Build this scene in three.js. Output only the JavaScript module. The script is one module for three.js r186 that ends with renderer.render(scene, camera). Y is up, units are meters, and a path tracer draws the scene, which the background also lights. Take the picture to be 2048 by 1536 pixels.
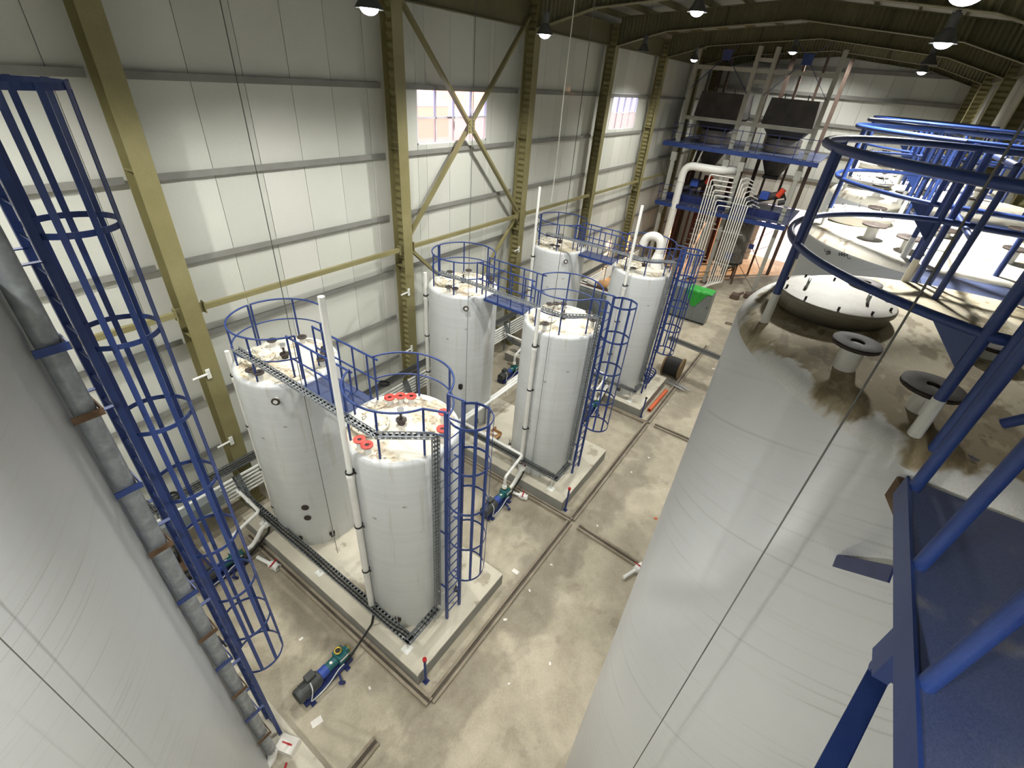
import * as THREE from 'three';
import { mergeGeometries } from 'three/addons/utils/BufferGeometryUtils.js';
import { RoundedBoxGeometry } from 'three/addons/geometries/RoundedBoxGeometry.js';

// ---------------------------------------------------------------- camera, sky, exposure
const scene = new THREE.Scene();
const camera = new THREE.PerspectiveCamera(79.26, 4 / 3, 0.05, 900);
camera.position.set(0, 11, 0);
{
  const right = new THREE.Vector3(0.81366, 0.07623, -0.57632);
  const up = new THREE.Vector3(-0.37416, 0.82741, -0.41880);
  const back = new THREE.Vector3(0.44493, 0.55640, 0.70175);
  camera.quaternion.setFromRotationMatrix(new THREE.Matrix4().makeBasis(right, up, back));
}
camera.updateMatrixWorld();
const renderer = new THREE.WebGLRenderer({ antialias: true });
renderer.toneMapping = THREE.LinearToneMapping;
renderer.toneMappingExposure = 1.1;
renderer.shadowMap.enabled = true;
scene.background = new THREE.Color(0.80, 0.80, 0.92);   // pale winter overcast
scene.backgroundIntensity = 1.8;
const sun = new THREE.DirectionalLight(new THREE.Color(1.0, 0.52, 0.24), 26);   // low evening sun, in through the delivery door
sun.position.set(-3 + 8.5 * 3, 3 + 1.55 * 3, -41 - 11.5 * 3); sun.target.position.set(-3, 3, -41); sun.castShadow = true; sun.shadow.radius = 1.5;
sun.shadow.mapSize.set(2048, 2048); Object.assign(sun.shadow.camera, { left: -60, right: 60, top: 40, bottom: -40, near: 1, far: 200 });
scene.add(sun, sun.target);
const LAMP_POWER = 98, LAMP_COLOR = new THREE.Color(1.0, 0.99, 0.935);

// ---------------------------------------------------------------- helpers
let seedState = 12345;
function rnd() { seedState = (seedState * 1664525 + 1013904223) >>> 0; return seedState / 4294967296; }
const rr = (a, b) => a + (b - a) * rnd();
const v3 = (x, y, z) => new THREE.Vector3(x, y, z);
const P = (a) => (a.isVector3 ? a : v3(a[0], a[1], a[2]));
const flat = (g) => { const n = g.index ? g.toNonIndexed() : g; for (const k of Object.keys(n.attributes)) if (!['position', 'normal', 'uv'].includes(k)) n.deleteAttribute(k); return n; };
const box = (sx, sy, sz, x = 0, y = 0, z = 0) => flat(new THREE.BoxGeometry(sx, sy, sz)).translate(x, y, z);
const rbox = (sx, sy, sz, x = 0, y = 0, z = 0, r = 0.01) => flat(new RoundedBoxGeometry(sx, sy, sz, 2, Math.min(r, sx / 2.1, sy / 2.1, sz / 2.1))).translate(x, y, z);
const yAxis = v3(0, 1, 0);
function rod(a, b, r, seg = 8, r2 = r) {
  a = P(a); b = P(b); const d = b.clone().sub(a), L = d.length();
  const g = flat(new THREE.CylinderGeometry(r2, r, L, seg));
  g.applyQuaternion(new THREE.Quaternion().setFromUnitVectors(yAxis, d.normalize()));
  return g.translate((a.x + b.x) / 2, (a.y + b.y) / 2, (a.z + b.z) / 2);
}
// bar of section w (sideways) by h (upwards) from a to b
function bar(a, b, w, h, up = yAxis) {
  a = P(a); b = P(b); const d = b.clone().sub(a), L = d.length(); d.normalize();
  let u = P(up).clone(); if (Math.abs(u.dot(d)) > 0.99) u = v3(0, 0, 1);
  const s = u.clone().cross(d).normalize(); u = d.clone().cross(s).normalize();
  const g = box(w, h, L);
  g.applyMatrix4(new THREE.Matrix4().makeBasis(s, u, d));
  return g.translate((a.x + b.x) / 2, (a.y + b.y) / 2, (a.z + b.z) / 2);
}
// angle section (two thin legs) from a to b
function angle(a, b, w, t, up = yAxis, side = 1) {
  a = P(a); b = P(b); const d = b.clone().sub(a).normalize();
  let u = P(up).clone(); if (Math.abs(u.dot(d)) > 0.99) u = v3(0, 0, 1);
  const s = u.clone().cross(d).normalize().multiplyScalar(side); u = d.clone().cross(s).normalize().multiplyScalar(side);
  const o1 = s.clone().multiplyScalar(w / 2), o2 = u.clone().multiplyScalar(-w / 2);
  return [bar(a.clone().add(o1), b.clone().add(o1), w, t, u), bar(a.clone().add(o2), b.clone().add(o2), t, w, u)];
}
// round bar bent through points, corners rounded by f
function bent(pts, r, f = 0.06, seg = 8, closed = false) {
  pts = pts.map(P); const cp = new THREE.CurvePath(); let last = pts[0];
  for (let i = 1; i < pts.length - 1; i++) {
    const p = pts[i], d0 = p.clone().sub(pts[i - 1]), d1 = pts[i + 1].clone().sub(p);
    const k = Math.min(f, d0.length() * 0.49, d1.length() * 0.49);
    const a = p.clone().addScaledVector(d0.normalize(), -k), b = p.clone().addScaledVector(d1.normalize(), k);
    cp.add(new THREE.LineCurve3(last, a)); cp.add(new THREE.QuadraticBezierCurve3(a, p, b)); last = b;
  }
  cp.add(new THREE.LineCurve3(last, pts[pts.length - 1]));
  const out = [];
  for (const c of cp.curves) {
    if (c.isLineCurve3) { if (c.getLength() > 1e-4) out.push(rod(c.v1, c.v2, r, seg)); }
    else out.push(flat(new THREE.TubeGeometry(c, 5, r, seg, false)));
  }
  return out;
}
const smoothTube = (pts, r, seg = 40, rad = 6) => flat(new THREE.TubeGeometry(new THREE.CatmullRomCurve3(pts.map(P)), seg, r, rad, false));
// horizontal arc of round bar, angles in degrees (0 = +x, 90 = +z)
function arc(cx, y, cz, R, a0, a1, r, seg = 6) {
  const n = Math.max(3, Math.ceil(Math.abs(a1 - a0) / 8)); const pts = [];
  for (let i = 0; i <= n; i++) { const t = THREE.MathUtils.degToRad(a0 + (a1 - a0) * i / n); pts.push(v3(cx + R * Math.cos(t), y, cz + R * Math.sin(t))); }
  return flat(new THREE.TubeGeometry(new THREE.CatmullRomCurve3(pts), n * 2, r, seg, false));
}
// flat band hoop (height h, thickness t) about a vertical axis
function band(cx, y, cz, R, a0, a1, h, t = 0.008) {
  const n = Math.max(4, Math.ceil(Math.abs(a1 - a0) / 10)); const out = [];
  for (let i = 0; i < n; i++) {
    const A = THREE.MathUtils.degToRad(a0 + (a1 - a0) * i / n), B = THREE.MathUtils.degToRad(a0 + (a1 - a0) * (i + 1) / n);
    out.push(bar([cx + R * Math.cos(A), y, cz + R * Math.sin(A)], [cx + R * Math.cos(B), y, cz + R * Math.sin(B)], t, h));
  }
  return out;
}
const lathe = (pts, seg = 48) => flat(new THREE.LatheGeometry(pts.map(([x, y]) => new THREE.Vector2(x, y)), seg));
const ringDisc = (ri, ro, h, seg = 20) => lathe([[ri, 0], [ro, 0], [ro, h], [ri, h], [ri, 0]], seg);
function extrude(pts, depth) { const s = new THREE.Shape(pts.map(([x, y]) => new THREE.Vector2(x, y))); return flat(new THREE.ExtrudeGeometry(s, { depth, bevelEnabled: false })); }
function boxUV(g) {
  const p = g.attributes.position, uv = new Float32Array(p.count * 2), a = v3(), b = v3(), c = v3(), n = v3();
  for (let i = 0; i < p.count; i += 3) {
    a.fromBufferAttribute(p, i); b.fromBufferAttribute(p, i + 1); c.fromBufferAttribute(p, i + 2);
    n.copy(b).sub(a).cross(c.clone().sub(a)); const ax = Math.abs(n.x), ay = Math.abs(n.y), az = Math.abs(n.z);
    [a, b, c].forEach((q, k) => {
      const j = (i + k) * 2;
      if (ay >= ax && ay >= az) { uv[j] = q.x; uv[j + 1] = q.z; } else if (ax >= az) { uv[j] = q.z; uv[j + 1] = q.y; } else { uv[j] = q.x; uv[j + 1] = q.y; }
    });
  }
  g.setAttribute('uv', new THREE.BufferAttribute(uv, 2)); return g;
}
const used = new Map();
function numbered(name) { const n = used.get(name) || 0; used.set(name, n + 1); return n ? name + '_' + String(n).padStart(3, '0') : name; }
function mesh(name, geos, m, keepUV = false) {
  const list = (Array.isArray(geos) ? geos.flat(3) : [geos]).map(flat);
  const g = list.length > 1 ? mergeGeometries(list) : list[0];
  if (!keepUV) boxUV(g);
  const o = new THREE.Mesh(g, m); o.name = name; o.castShadow = true; o.receiveShadow = true; return o;
}
function part(name, geos, m, parent, label, keepUV = false) { const o = mesh(name, geos, m, keepUV); if (label) o.userData.label = label; parent.add(o); return o; }
function thing(name, label, category, at = [0, 0, 0], group) {
  const o = new THREE.Group(); o.name = numbered(name); o.position.set(...at); o.userData = { label, category }; if (group) o.userData.group = group; scene.add(o); return o;
}
function solo(name, label, category, geos, m, at = [0, 0, 0], group, keepUV = false) {
  const o = mesh(numbered(name), geos, m, keepUV); o.position.set(...at); o.userData = { label, category }; if (group) o.userData.group = group; scene.add(o); return o;
}
function struct(name, at = [0, 0, 0]) { const o = new THREE.Group(); o.name = name; o.position.set(...at); o.userData.kind = 'structure'; scene.add(o); return o; }
function copyOf(src, at, label, turn = 0) {
  const o = src.clone(); o.name = numbered(src.name.replace(/_\d\d\d$/, '')); o.position.set(...at); o.rotation.y += turn; o.userData = { ...src.userData, label }; scene.add(o); return o;
}

// ---------------------------------------------------------------- noise and textures
function hash2(x, y, s) { let h = (x * 374761393 + y * 668265263 + s * 1274126177) | 0; h = Math.imul(h ^ (h >>> 13), 1274126177); h ^= h >>> 16; return (h >>> 0) / 4294967296; }
function vnoise(x, y, px, py, s) {   // tiles with period px, py
  const xi = Math.floor(x), yi = Math.floor(y), fx = x - xi, fy = y - yi, u = fx * fx * (3 - 2 * fx), w = fy * fy * (3 - 2 * fy);
  const m = (a, n) => ((a % n) + n) % n, x0 = m(xi, px), x1 = m(xi + 1, px), y0 = m(yi, py), y1 = m(yi + 1, py);
  const a = hash2(x0, y0, s), b = hash2(x1, y0, s), c = hash2(x0, y1, s), d = hash2(x1, y1, s);
  return a + (b - a) * u + (c - a) * w + (a - b - c + d) * u * w;
}
function fbm(u, v, fx, fy, oct, s) { let t = 0, amp = 0.5, n = 0; for (let o = 0; o < oct; o++) { t += amp * vnoise(u * fx, v * fy, fx, fy, s + o * 17); n += amp; amp *= 0.55; fx *= 2; fy *= 2; } return t / n; }
const clamp = (x, a = 0, b = 1) => Math.max(a, Math.min(b, x));
const sstep = (a, b, x) => { const t = clamp((x - a) / (b - a)); return t * t * (3 - 2 * t); };
function texture(w, h, fn, sx = 1, sy = 1, srgb = true) {
  const d = new Uint8Array(w * h * 4);
  for (let y = 0; y < h; y++) for (let x = 0; x < w; x++) { const c = fn((x + 0.5) / w, (y + 0.5) / h), i = (y * w + x) * 4; d[i] = clamp(c[0], 0, 255); d[i + 1] = clamp(c[1], 0, 255); d[i + 2] = clamp(c[2], 0, 255); d[i + 3] = 255; }
  const t = new THREE.DataTexture(d, w, h); t.wrapS = t.wrapT = THREE.RepeatWrapping; t.magFilter = THREE.LinearFilter; t.minFilter = THREE.LinearMipmapLinearFilter; t.generateMipmaps = true;
  if (srgb) t.colorSpace = THREE.SRGBColorSpace; t.repeat.set(1 / sx, 1 / sy); t.needsUpdate = true; return t;
}
const mix3 = (a, b, t) => [a[0] + (b[0] - a[0]) * t, a[1] + (b[1] - a[1]) * t, a[2] + (b[2] - a[2]) * t];
const grain = (c, k) => [c[0] + k, c[1] + k, c[2] + k];
const std = (o) => new THREE.MeshStandardMaterial(o);
// mottled paint: base colour with patches and specks, one repeat every s metres
function mottled(base, amt, speck, s = 2, seed = 1, f = 4) {
  return texture(256, 256, (u, v) => { const n = fbm(u, v, f, f, 5, seed) - 0.5, q = hash2(Math.floor(u * 256), Math.floor(v * 256), seed) - 0.5; return grain(base, n * amt + q * speck); }, s, s);
}
const M = {};
// ---------------------------------------------------------------- materials
const PL = [[-3.1, -6.12], [-9.15, -12.2], [-15.25, -18.3]];     // plinths: front z, back z
const PX0 = -10.2, PX1 = -3.63;
function floorColour(u, v) {
  const x = u * 17 > 5 ? u * 17 - 17 : u * 17, z = v * 54 > 10 ? v * 54 - 54 : v * 54;
  const n1 = fbm(u, v, 17, 54, 5, 3), n2 = fbm(u, v, 5, 16, 4, 9), n3 = fbm(u, v, 60, 190, 3, 21);
  let c = mix3([176, 167, 147], [168, 159, 140], clamp((n2 - 0.35) * 1.7));
  c = mix3(c, [188, 180, 160], sstep(0.55, 0.72, n1) * 0.4);
  // dust and slurry swept along the kerbs
  let d = Math.abs(x + 2.75) - 0.35; d = Math.max(d, -0.2);
  for (const [a] of PL) if (x < -2.9) d = Math.min(d, Math.abs(z - (a + 0.35)) - 0.22);
  const st = sstep(0.30, 0.52, n1 * 0.8 + n3 * 0.25 - Math.max(0, d) * 0.55);
  c = mix3(c, [126, 118, 103], st * 0.6);
  const spots = sstep(0.66, 0.74, fbm(u, v, 34, 108, 4, 77)); c = mix3(c, [132, 122, 106], spots * 0.3);
  const mud = sstep(0.62, 0.70, fbm(u, v, 11, 36, 4, 45)) ; c = mix3(c, [148, 138, 119], mud * 0.3);
  const q = (hash2(Math.floor(u * 1024), Math.floor(v * 2048), 5) - 0.5) * 12 + (n3 - 0.5) * 26;
  return grain(c, q);
}
M.floor = std({ map: texture(1024, 2048, floorColour, 17, 54), roughness: 0.82 });
M.concrete = std({ map: texture(512, 512, (u, v) => { const n = fbm(u, v, 4, 4, 6, 31), s = sstep(0.56, 0.68, fbm(u, v, 6, 6, 5, 40)); return grain(mix3([196, 190, 173], [148, 139, 122], s * 0.7 + (n - 0.5) * 0.5), (hash2(u * 512 | 0, v * 512 | 0, 2) - 0.5) * 16); }, 3, 3), roughness: 0.9 });
M.plinthPaint = std({ map: mottled([140, 139, 133], 22, 8, 2, 8), roughness: 0.6 });
M.kerb = std({ map: mottled([142, 132, 115], 46, 16, 1.5, 12), roughness: 0.9 });
M.kerbDark = std({ map: mottled([86, 78, 68], 34, 12, 1.5, 13), roughness: 0.9 });
M.panels = [[203, 204, 195], [199, 200, 191], [206, 206, 198]].map((c, i) => std({ map: texture(256, 256, (u, v) => grain(c, (fbm(u, v, 2, 3, 4, 50 + i) - 0.5) * 12 + (hash2(u * 256 | 0, v * 256 | 0, 51) - 0.5) * 4), 4, 4), roughness: 0.42 }));
M.girt = std({ map: mottled([132, 131, 126], 20, 8, 2, 60), roughness: 0.5 });
M.joint = std({ color: 0x6f6f66, roughness: 0.9 });
M.olive = std({ map: mottled([132, 125, 86], 26, 9, 2.5, 61), roughness: 0.5 });
M.roofSteel = std({ map: mottled([104, 100, 72], 20, 8, 3, 62), roughness: 0.6 });
M.roofSheet = std({ color: 0x8d8d86, roughness: 0.6 });
M.blue = std({ map: mottled([38, 60, 118], 22, 10, 0.8, 63), roughness: 0.42 });
M.deckBlue = std({ map: texture(512, 512, (u, v) => { const n = fbm(u, v, 5, 5, 5, 64), s = sstep(0.58, 0.72, fbm(u, v, 7, 7, 5, 65)); return grain(mix3([70, 79, 110], [134, 128, 120], s * 0.45 + (n - 0.5) * 0.4), (hash2(u * 512 | 0, v * 512 | 0, 3) - 0.5) * 18); }, 1.6, 1.6), roughness: 0.4 });
M.rust = std({ map: mottled([96, 74, 54], 60, 20, 0.4, 66), roughness: 0.8 });
M.galv = std({ map: mottled([142, 147, 151], 46, 18, 0.5, 67, 8), roughness: 0.38, metalness: 0.3 });
M.trayDark = std({ map: mottled([122, 127, 129], 40, 14, 0.6, 68, 8), roughness: 0.42, metalness: 0.25 });
M.whitePipe = std({ color: 0xe9e9e4, roughness: 0.32 });
M.clamp = std({ color: 0x191919, roughness: 0.6 });
M.black = std({ color: 0x121212, roughness: 0.55 });
M.darkFlange = std({ map: mottled([58, 49, 44], 34, 14, 0.3, 69), roughness: 0.7 });
M.redFlange = std({ map: mottled([206, 72, 62], 30, 12, 0.3, 70), roughness: 0.55 });
M.red = std({ color: 0xa3161b, roughness: 0.4 });
M.steel = std({ color: 0xb9bcbd, roughness: 0.3, metalness: 0.85 });
M.cable = std({ color: 0x5d5d58, roughness: 0.6 });
M.rope = std({ color: 0xd8d8cf, roughness: 0.7 });
// wound glass-fibre shells: u round the tank, v up
M.frp = std({
  map: texture(1024, 512, (u, v) => {
    const band = fbm(u, v, 3, 60, 3, 80) - 0.5, n = fbm(u, v, 6, 5, 4, 81) - 0.5, drip = sstep(0.64, 0.80, fbm(u, v, 60, 3, 4, 82)), mark = sstep(0.86, 0.88, fbm(u, v, 24, 40, 3, 83));
    let c = grain([203, 206, 207], band * 10 + n * 10); c = mix3(c, [176, 170, 158], drip * 0.30); return mix3(c, [120, 112, 100], mark * 0.5);
  }), roughness: 0.38
});
M.frpBig = std({
  map: texture(1024, 1024, (u, v) => {
    const w = v + u * 0.5, line = sstep(0.66, 0.80, fbm(u, (w * 2) % 1, 5, 150, 3, 90)) , n = fbm(u, v, 5, 5, 5, 91) - 0.5, scr = sstep(0.74, 0.82, fbm((u + 0.25) % 1, (w * 2 + 0.3) % 1, 6, 160, 3, 92)), sp = sstep(0.90, 0.92, fbm(u, v, 60, 60, 2, 94));
    let c = grain([194, 196, 198], n * 14); c = mix3(c, [176, 174, 170], line * 0.22); c = mix3(c, [140, 138, 133], scr * 0.34); return c;
  }), roughness: 0.34
});
function roofTex(seed, amount, tint) {
  return texture(512, 512, (u, v) => {
    const x = u - 0.5, y = v - 0.5, r = Math.hypot(x, y) * 2, n = fbm(u, v, 6, 6, 6, seed), m = fbm(u, v, 22, 22, 4, seed + 5), k = fbm(u, v, 3, 3, 4, seed + 9);
    let c = grain([222, 217, 202], (k - 0.5) * 20);
    const dirt = sstep(0.50 - amount, 0.66 - amount, n * 0.7 + m * 0.3); c = mix3(c, tint, dirt * 0.5);
    const p = fbm(u, v, 48, 48, 3, seed + 3), crumbs = sstep(0.62, 0.70, p) * sstep(0.47, 0.60, n); c = mix3(c, [120, 96, 70], crumbs * 0.55);
    return grain(c, (hash2(u * 512 | 0, v * 512 | 0, seed) - 0.5) * 12);
  });
}
M.roofs = [roofTex(101, 0.02, [176, 158, 126]), roofTex(131, -0.01, [186, 164, 132]), roofTex(171, 0.05, [160, 146, 112])].map((t) => std({ map: t, roughness: 0.75 }));
M.roofBig = std({
  map: texture(1024, 1024, (u, v) => {
    const r = Math.hypot(u - 0.5, v - 0.5) * 2, n = fbm(u, v, 5, 5, 6, 201), m = fbm(u, v, 34, 16, 5, 205), k = fbm(u, v, 60, 40, 3, 207), g = fbm(u, v, 4, 4, 4, 209), e = fbm(u, v, 14, 14, 5, 211);
    let c = mix3([172, 162, 138], [140, 126, 98], sstep(0.42, 0.62, n)); c = mix3(c, [196, 191, 176], sstep(0.52, 0.66, g) * 0.45);
    c = mix3(c, [106, 92, 66], sstep(0.54, 0.68, m) * 0.65); c = mix3(c, [192, 180, 148], sstep(0.60, 0.72, k) * 0.4);
    const cover = sstep(0.40, 0.52, e + (0.915 - r) * 3.2 + 0.05);      // ragged edge of the dirt, clean laminate outside it
    c = mix3(grain([204, 203, 200], (n - 0.5) * 16), c, cover); return grain(c, (hash2(u * 1024 | 0, v * 1024 | 0, 8) - 0.5) * 14);
  }), roughness: 0.8
});
M.roofBigClean = std({ map: roofTex(231, -0.10, [196, 186, 162]), roughness: 0.6 });
M.hatchDirty = std({ map: mottled([146, 140, 125], 60, 14, 1.2, 118), roughness: 0.6 });
M.frpPlain = std({ map: mottled([214, 213, 208], 18, 6, 1.2, 95), roughness: 0.45 });
M.pumpTeal = std({ color: 0x1d5b5e, roughness: 0.35 });
M.pumpBlue = std({ color: 0x2f4a9b, roughness: 0.4 });
M.pumpBase = std({ map: mottled([34, 46, 98], 20, 8, 0.5, 96), roughness: 0.5 });
M.motor = std({ map: mottled([66, 68, 66], 16, 8, 0.4, 97), roughness: 0.55 });
M.brass = std({ color: 0xb5a04c, roughness: 0.35, metalness: 0.8 });
M.conduit = std({ color: 0xc3c6c6, roughness: 0.4 });
M.cabinet = std({ map: mottled([118, 124, 124], 14, 6, 1.5, 98), roughness: 0.45 });
M.green = new THREE.MeshPhysicalMaterial({ color: 0x2fae3c, roughness: 0.45, transmission: 0.25, side: THREE.DoubleSide });
M.hopper = std({ map: mottled([72, 68, 66], 26, 10, 1.5, 99), roughness: 0.7 });
M.vessel = std({ map: mottled([128, 124, 122], 26, 10, 1.5, 110), roughness: 0.55 });
M.towerGrey = std({ map: mottled([158, 158, 150], 26, 8, 2, 111), roughness: 0.55 });
M.towerBrown = std({ map: mottled([92, 76, 66], 30, 10, 2, 112), roughness: 0.7 });
M.silo = std({ map: mottled([104, 102, 96], 40, 12, 2, 113), roughness: 0.6 });
M.brownTube = std({ map: mottled([92, 56, 46], 40, 14, 1, 114), roughness: 0.7 });
M.orange = std({ color: 0xc65a2c, roughness: 0.6 });
M.orangeValve = std({ color: 0xd8452a, roughness: 0.5 });
M.glass = new THREE.MeshPhysicalMaterial({ color: 0xf2f0ff, roughness: 0.12, transmission: 1, thickness: 0, ior: 1.4 });
M.frosted = new THREE.MeshPhysicalMaterial({ color: 0xf6e6e2, roughness: 0.55, transmission: 1, thickness: 0, ior: 1.4 });
M.windowFrame = std({ color: 0xe6e6ea, roughness: 0.45 });
M.snow = std({ color: 0xe8ebf2, roughness: 0.9 });
M.card = std({ color: 0xdedad2, roughness: 0.85 });
M.cardboard = std({ map: mottled([176, 136, 92], 20, 8, 0.5, 115), roughness: 0.9 });
M.cableReel = std({ color: 0x151514, roughness: 0.7 });
M.wood = std({ map: mottled([120, 100, 68], 36, 14, 0.6, 116), roughness: 0.85 });
const glow = (r, g, b, k) => std({ color: 0x111111, emissive: new THREE.Color(r, g, b), emissiveIntensity: k, roughness: 0.6 });
M.bulb = glow(1, 0.99, 0.95, 30);
M.bulbWarm = glow(1, 0.55, 0.16, 22);
M.shade = std({ color: 0x5a5c5c, roughness: 0.45, metalness: 0.5 });
M.shadeGrey = std({ color: 0x9a9c9d, roughness: 0.4, metalness: 0.5 });

// ---------------------------------------------------------------- the hall: floor, walls, roof
const HX0 = -11.55, HX1 = 3.85, HZ0 = 9, HZ1 = -41.3, EAVE = 13.15;
const COLZ = [8.8, 2.72, -3.78, -10.29, -16.8, -23.3, -29.8, -36.3, -40.6], COLX = -10.9, COLR = 3.2, RIDGE = -3.85;
const roofY = (x) => 14.2 - Math.abs(x - RIDGE) * 0.095;       // underside of the roof sheet
const GIRTS = [10.5, 8.78, 7.05, 5.28, 3.66, 2.05];
{
  const f = struct('floor'); part('slab', box(17, 0.3, 52, -3.5, -0.15, -17), M.floor, f);
}
const WIN = [[-11.5, -14.95, 8.9, 10.48], [-25.2, -28.5, 8.9, 10.55]];   // z near, z far, y low, y high
function sideWall(name, x, s, withWindows) {
  const w = struct(name); const cuts = withWindows ? WIN : [];
  const zs = new Set(); for (let z = HZ0; z > HZ1; z -= 1.1) zs.add(+z.toFixed(3)); zs.add(HZ1); for (const c of cuts) { zs.add(c[0]); zs.add(c[1]); }
  const list = [...zs].sort((a, b) => b - a).filter((z, i, a) => i === 0 || a[i - 1] - z > 0.12 || cuts.some((c) => c[0] === z || c[1] === z));
  let k = 0;
  for (let i = 0; i + 1 < list.length; i++) {
    const a = list[i], b = list[i + 1], wz = a - b - 0.012, zc = (a + b) / 2; if (wz < 0.03) continue;
    const c = cuts.find((q) => zc < q[0] && zc > q[1]);
    const spans = c ? [[0, c[2]], [c[3], EAVE + 0.35]] : [[0, EAVE + 0.35]];
    for (const [y0, y1] of spans) part('panel', box(0.06, y1 - y0, wz, x - s * 0.03, (y0 + y1) / 2, zc), M.panels[k % 3], w);
    k++;
  }
  // sheet behind the joints, with the window openings left free
  const bk = []; let z0 = HZ0;
  for (const c of cuts) { bk.push(box(0.06, EAVE + 0.35, z0 - c[0], x - s * 0.09, (EAVE + 0.35) / 2, (z0 + c[0]) / 2), box(0.06, c[2], c[0] - c[1], x - s * 0.09, c[2] / 2, (c[0] + c[1]) / 2), box(0.06, EAVE + 0.35 - c[3], c[0] - c[1], x - s * 0.09, (EAVE + 0.35 + c[3]) / 2, (c[0] + c[1]) / 2)); z0 = c[1]; }
  bk.push(box(0.06, EAVE + 0.35, z0 - HZ1, x - s * 0.09, (EAVE + 0.35) / 2, (z0 + HZ1) / 2));
  part('backing', bk, M.joint, w);
  // girts: upturned channels between the columns
  for (const y of GIRTS) for (let i = 0; i + 1 < COLZ.length; i++) {
    const a = COLZ[i] - 0.2, b = COLZ[i + 1] + 0.2; if (Math.abs(COLZ[i] - COLZ[i + 1]) < 1) continue;
    const g = [box(0.11, 0.006, a - b, x + s * 0.055, y - 0.13, (a + b) / 2), box(0.006, 0.13, a - b, x + s * 0.11, y - 0.065, (a + b) / 2), box(0.02, 0.006, a - b, x + s * 0.1, y, (a + b) / 2)];
    part('girt', g, M.girt, w);
  }
  return w;
}
sideWall('wall_left', HX0, 1, true);
sideWall('wall_right', HX1, -1, false);
// wall behind the camera
{ const w = struct('wall_front'); part('panel', box(HX1 - HX0, 15, 0.12, (HX0 + HX1) / 2, 7.5, HZ0 + 0.06), M.panels[0], w); }
// gable wall with the open delivery door
const DOOR = [-4.9, -0.5, 4.3];
{
  const w = struct('wall_back'); let k = 0;
  for (let x = HX0; x < HX1 - 0.01; x += 1.1) {
    const b = Math.min(x + 1.1, HX1), xc = (x + b) / 2; const top = Math.max(roofY(x), roofY(b)) + 0.1; const y0 = xc > DOOR[0] && xc < DOOR[1] ? DOOR[2] : 0;
    part('panel', box(b - x - 0.012, top - y0, 0.06, xc, (top + y0) / 2, HZ1 - 0.03), M.panels[k++ % 3], w);
  }
  part('backing', [box(DOOR[0] - HX0 - 0.05, 14.6, 0.06, (HX0 + DOOR[0]) / 2, 7.3, HZ1 - 0.09), box(HX1 - DOOR[1] - 0.2, 14.6, 0.06, (HX1 + DOOR[1]) / 2 + 0.1, 7.3, HZ1 - 0.09), box(5.2, 9.8, 0.06, (DOOR[0] + DOOR[1]) / 2, DOOR[2] + 4.95, HZ1 - 0.09)], M.joint, w);
  for (const y of [12.7, 11.3, 9.7, 8.0, 6.3]) part('girt', [box(HX1 - HX0 - 0.8, 0.2, 0.02, (HX0 + HX1) / 2, y, HZ1 + 0.2), box(HX1 - HX0 - 0.8, 0.01, 0.2, (HX0 + HX1) / 2, y - 0.1, HZ1 + 0.1)], M.girt, w);
}
// steel frames: columns and rafters with corrugated webs
function webSheet(len, width0, width1, amp, wave) {   // sheet along +y, across x from 0 to width, waves in z
  const n = Math.ceil(len / (wave / 6)), pos = [], idx = [];
  for (let i = 0; i <= n; i++) { const y = len * i / n, w = width0 + (width1 - width0) * i / n, z = amp * Math.sin(2 * Math.PI * y / wave); pos.push(0, y, z, w, y, z); }
  for (let i = 0; i < n; i++) { const a = i * 2; idx.push(a, a + 1, a + 3, a, a + 3, a + 2); }
  const g = new THREE.BufferGeometry(); g.setAttribute('position', new THREE.Float32BufferAttribute(pos, 3)); g.setAttribute('uv', new THREE.Float32BufferAttribute(new Array(pos.length / 3 * 2).fill(0), 2)); g.setIndex(idx); g.computeVertexNormals(); return g.toNonIndexed();
}
function column(i, x, s, group, label) {
  const t = thing('steel_column', label, 'column', [x, 0, COLZ[i]], group);
  part('flange', box(0.018, 13.1, 0.37, 0, 6.55, 0), M.olive, t); part('flange', box(0.018, 13.1, 0.37, -s * 0.42, 6.55, 0), M.olive, t);
  const g = webSheet(13.1, 0.42, 0.42, 0.026, 0.21); g.scale(-s, 1, 1); g.computeVertexNormals(); part('web', g, M.olive, t);
  part('splice_plate', [box(0.40, 0.02, 0.35, -s * 0.21, 8.95, 0), box(0.40, 0.02, 0.35, -s * 0.21, 5.5, 0)], M.olive, t);
  part('base_plate', box(0.62, 0.03, 0.5, -s * 0.2, 0.015, 0), M.olive, t);
  return t;
}
const ORD = ['', '', 'first', 'second', 'third', 'fourth', 'fifth', 'sixth', 'last'];
const colNote = ['', '', 'beside the caged ladder of the tall tank', 'at the near end of the crossed braces', 'at the far end of the crossed braces', 'beyond the third pair of small tanks', 'with the window before it and tower behind', 'hidden behind the tower legs', 'in the gable corner'];
COLZ.forEach((z, i) => {
  if (i === 0) return;
  column(i, COLX, 1, 'columns of the window wall', i === 1 ? 'olive steel column of the window wall behind the tall tank' : `olive corrugated-web steel column of the window wall, ${colNote[i]}`);
  if (i > 3) column(i, COLR, -1, 'columns of the far long wall', 'olive corrugated-web steel column along the wall behind the tall tanks');
});
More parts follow.
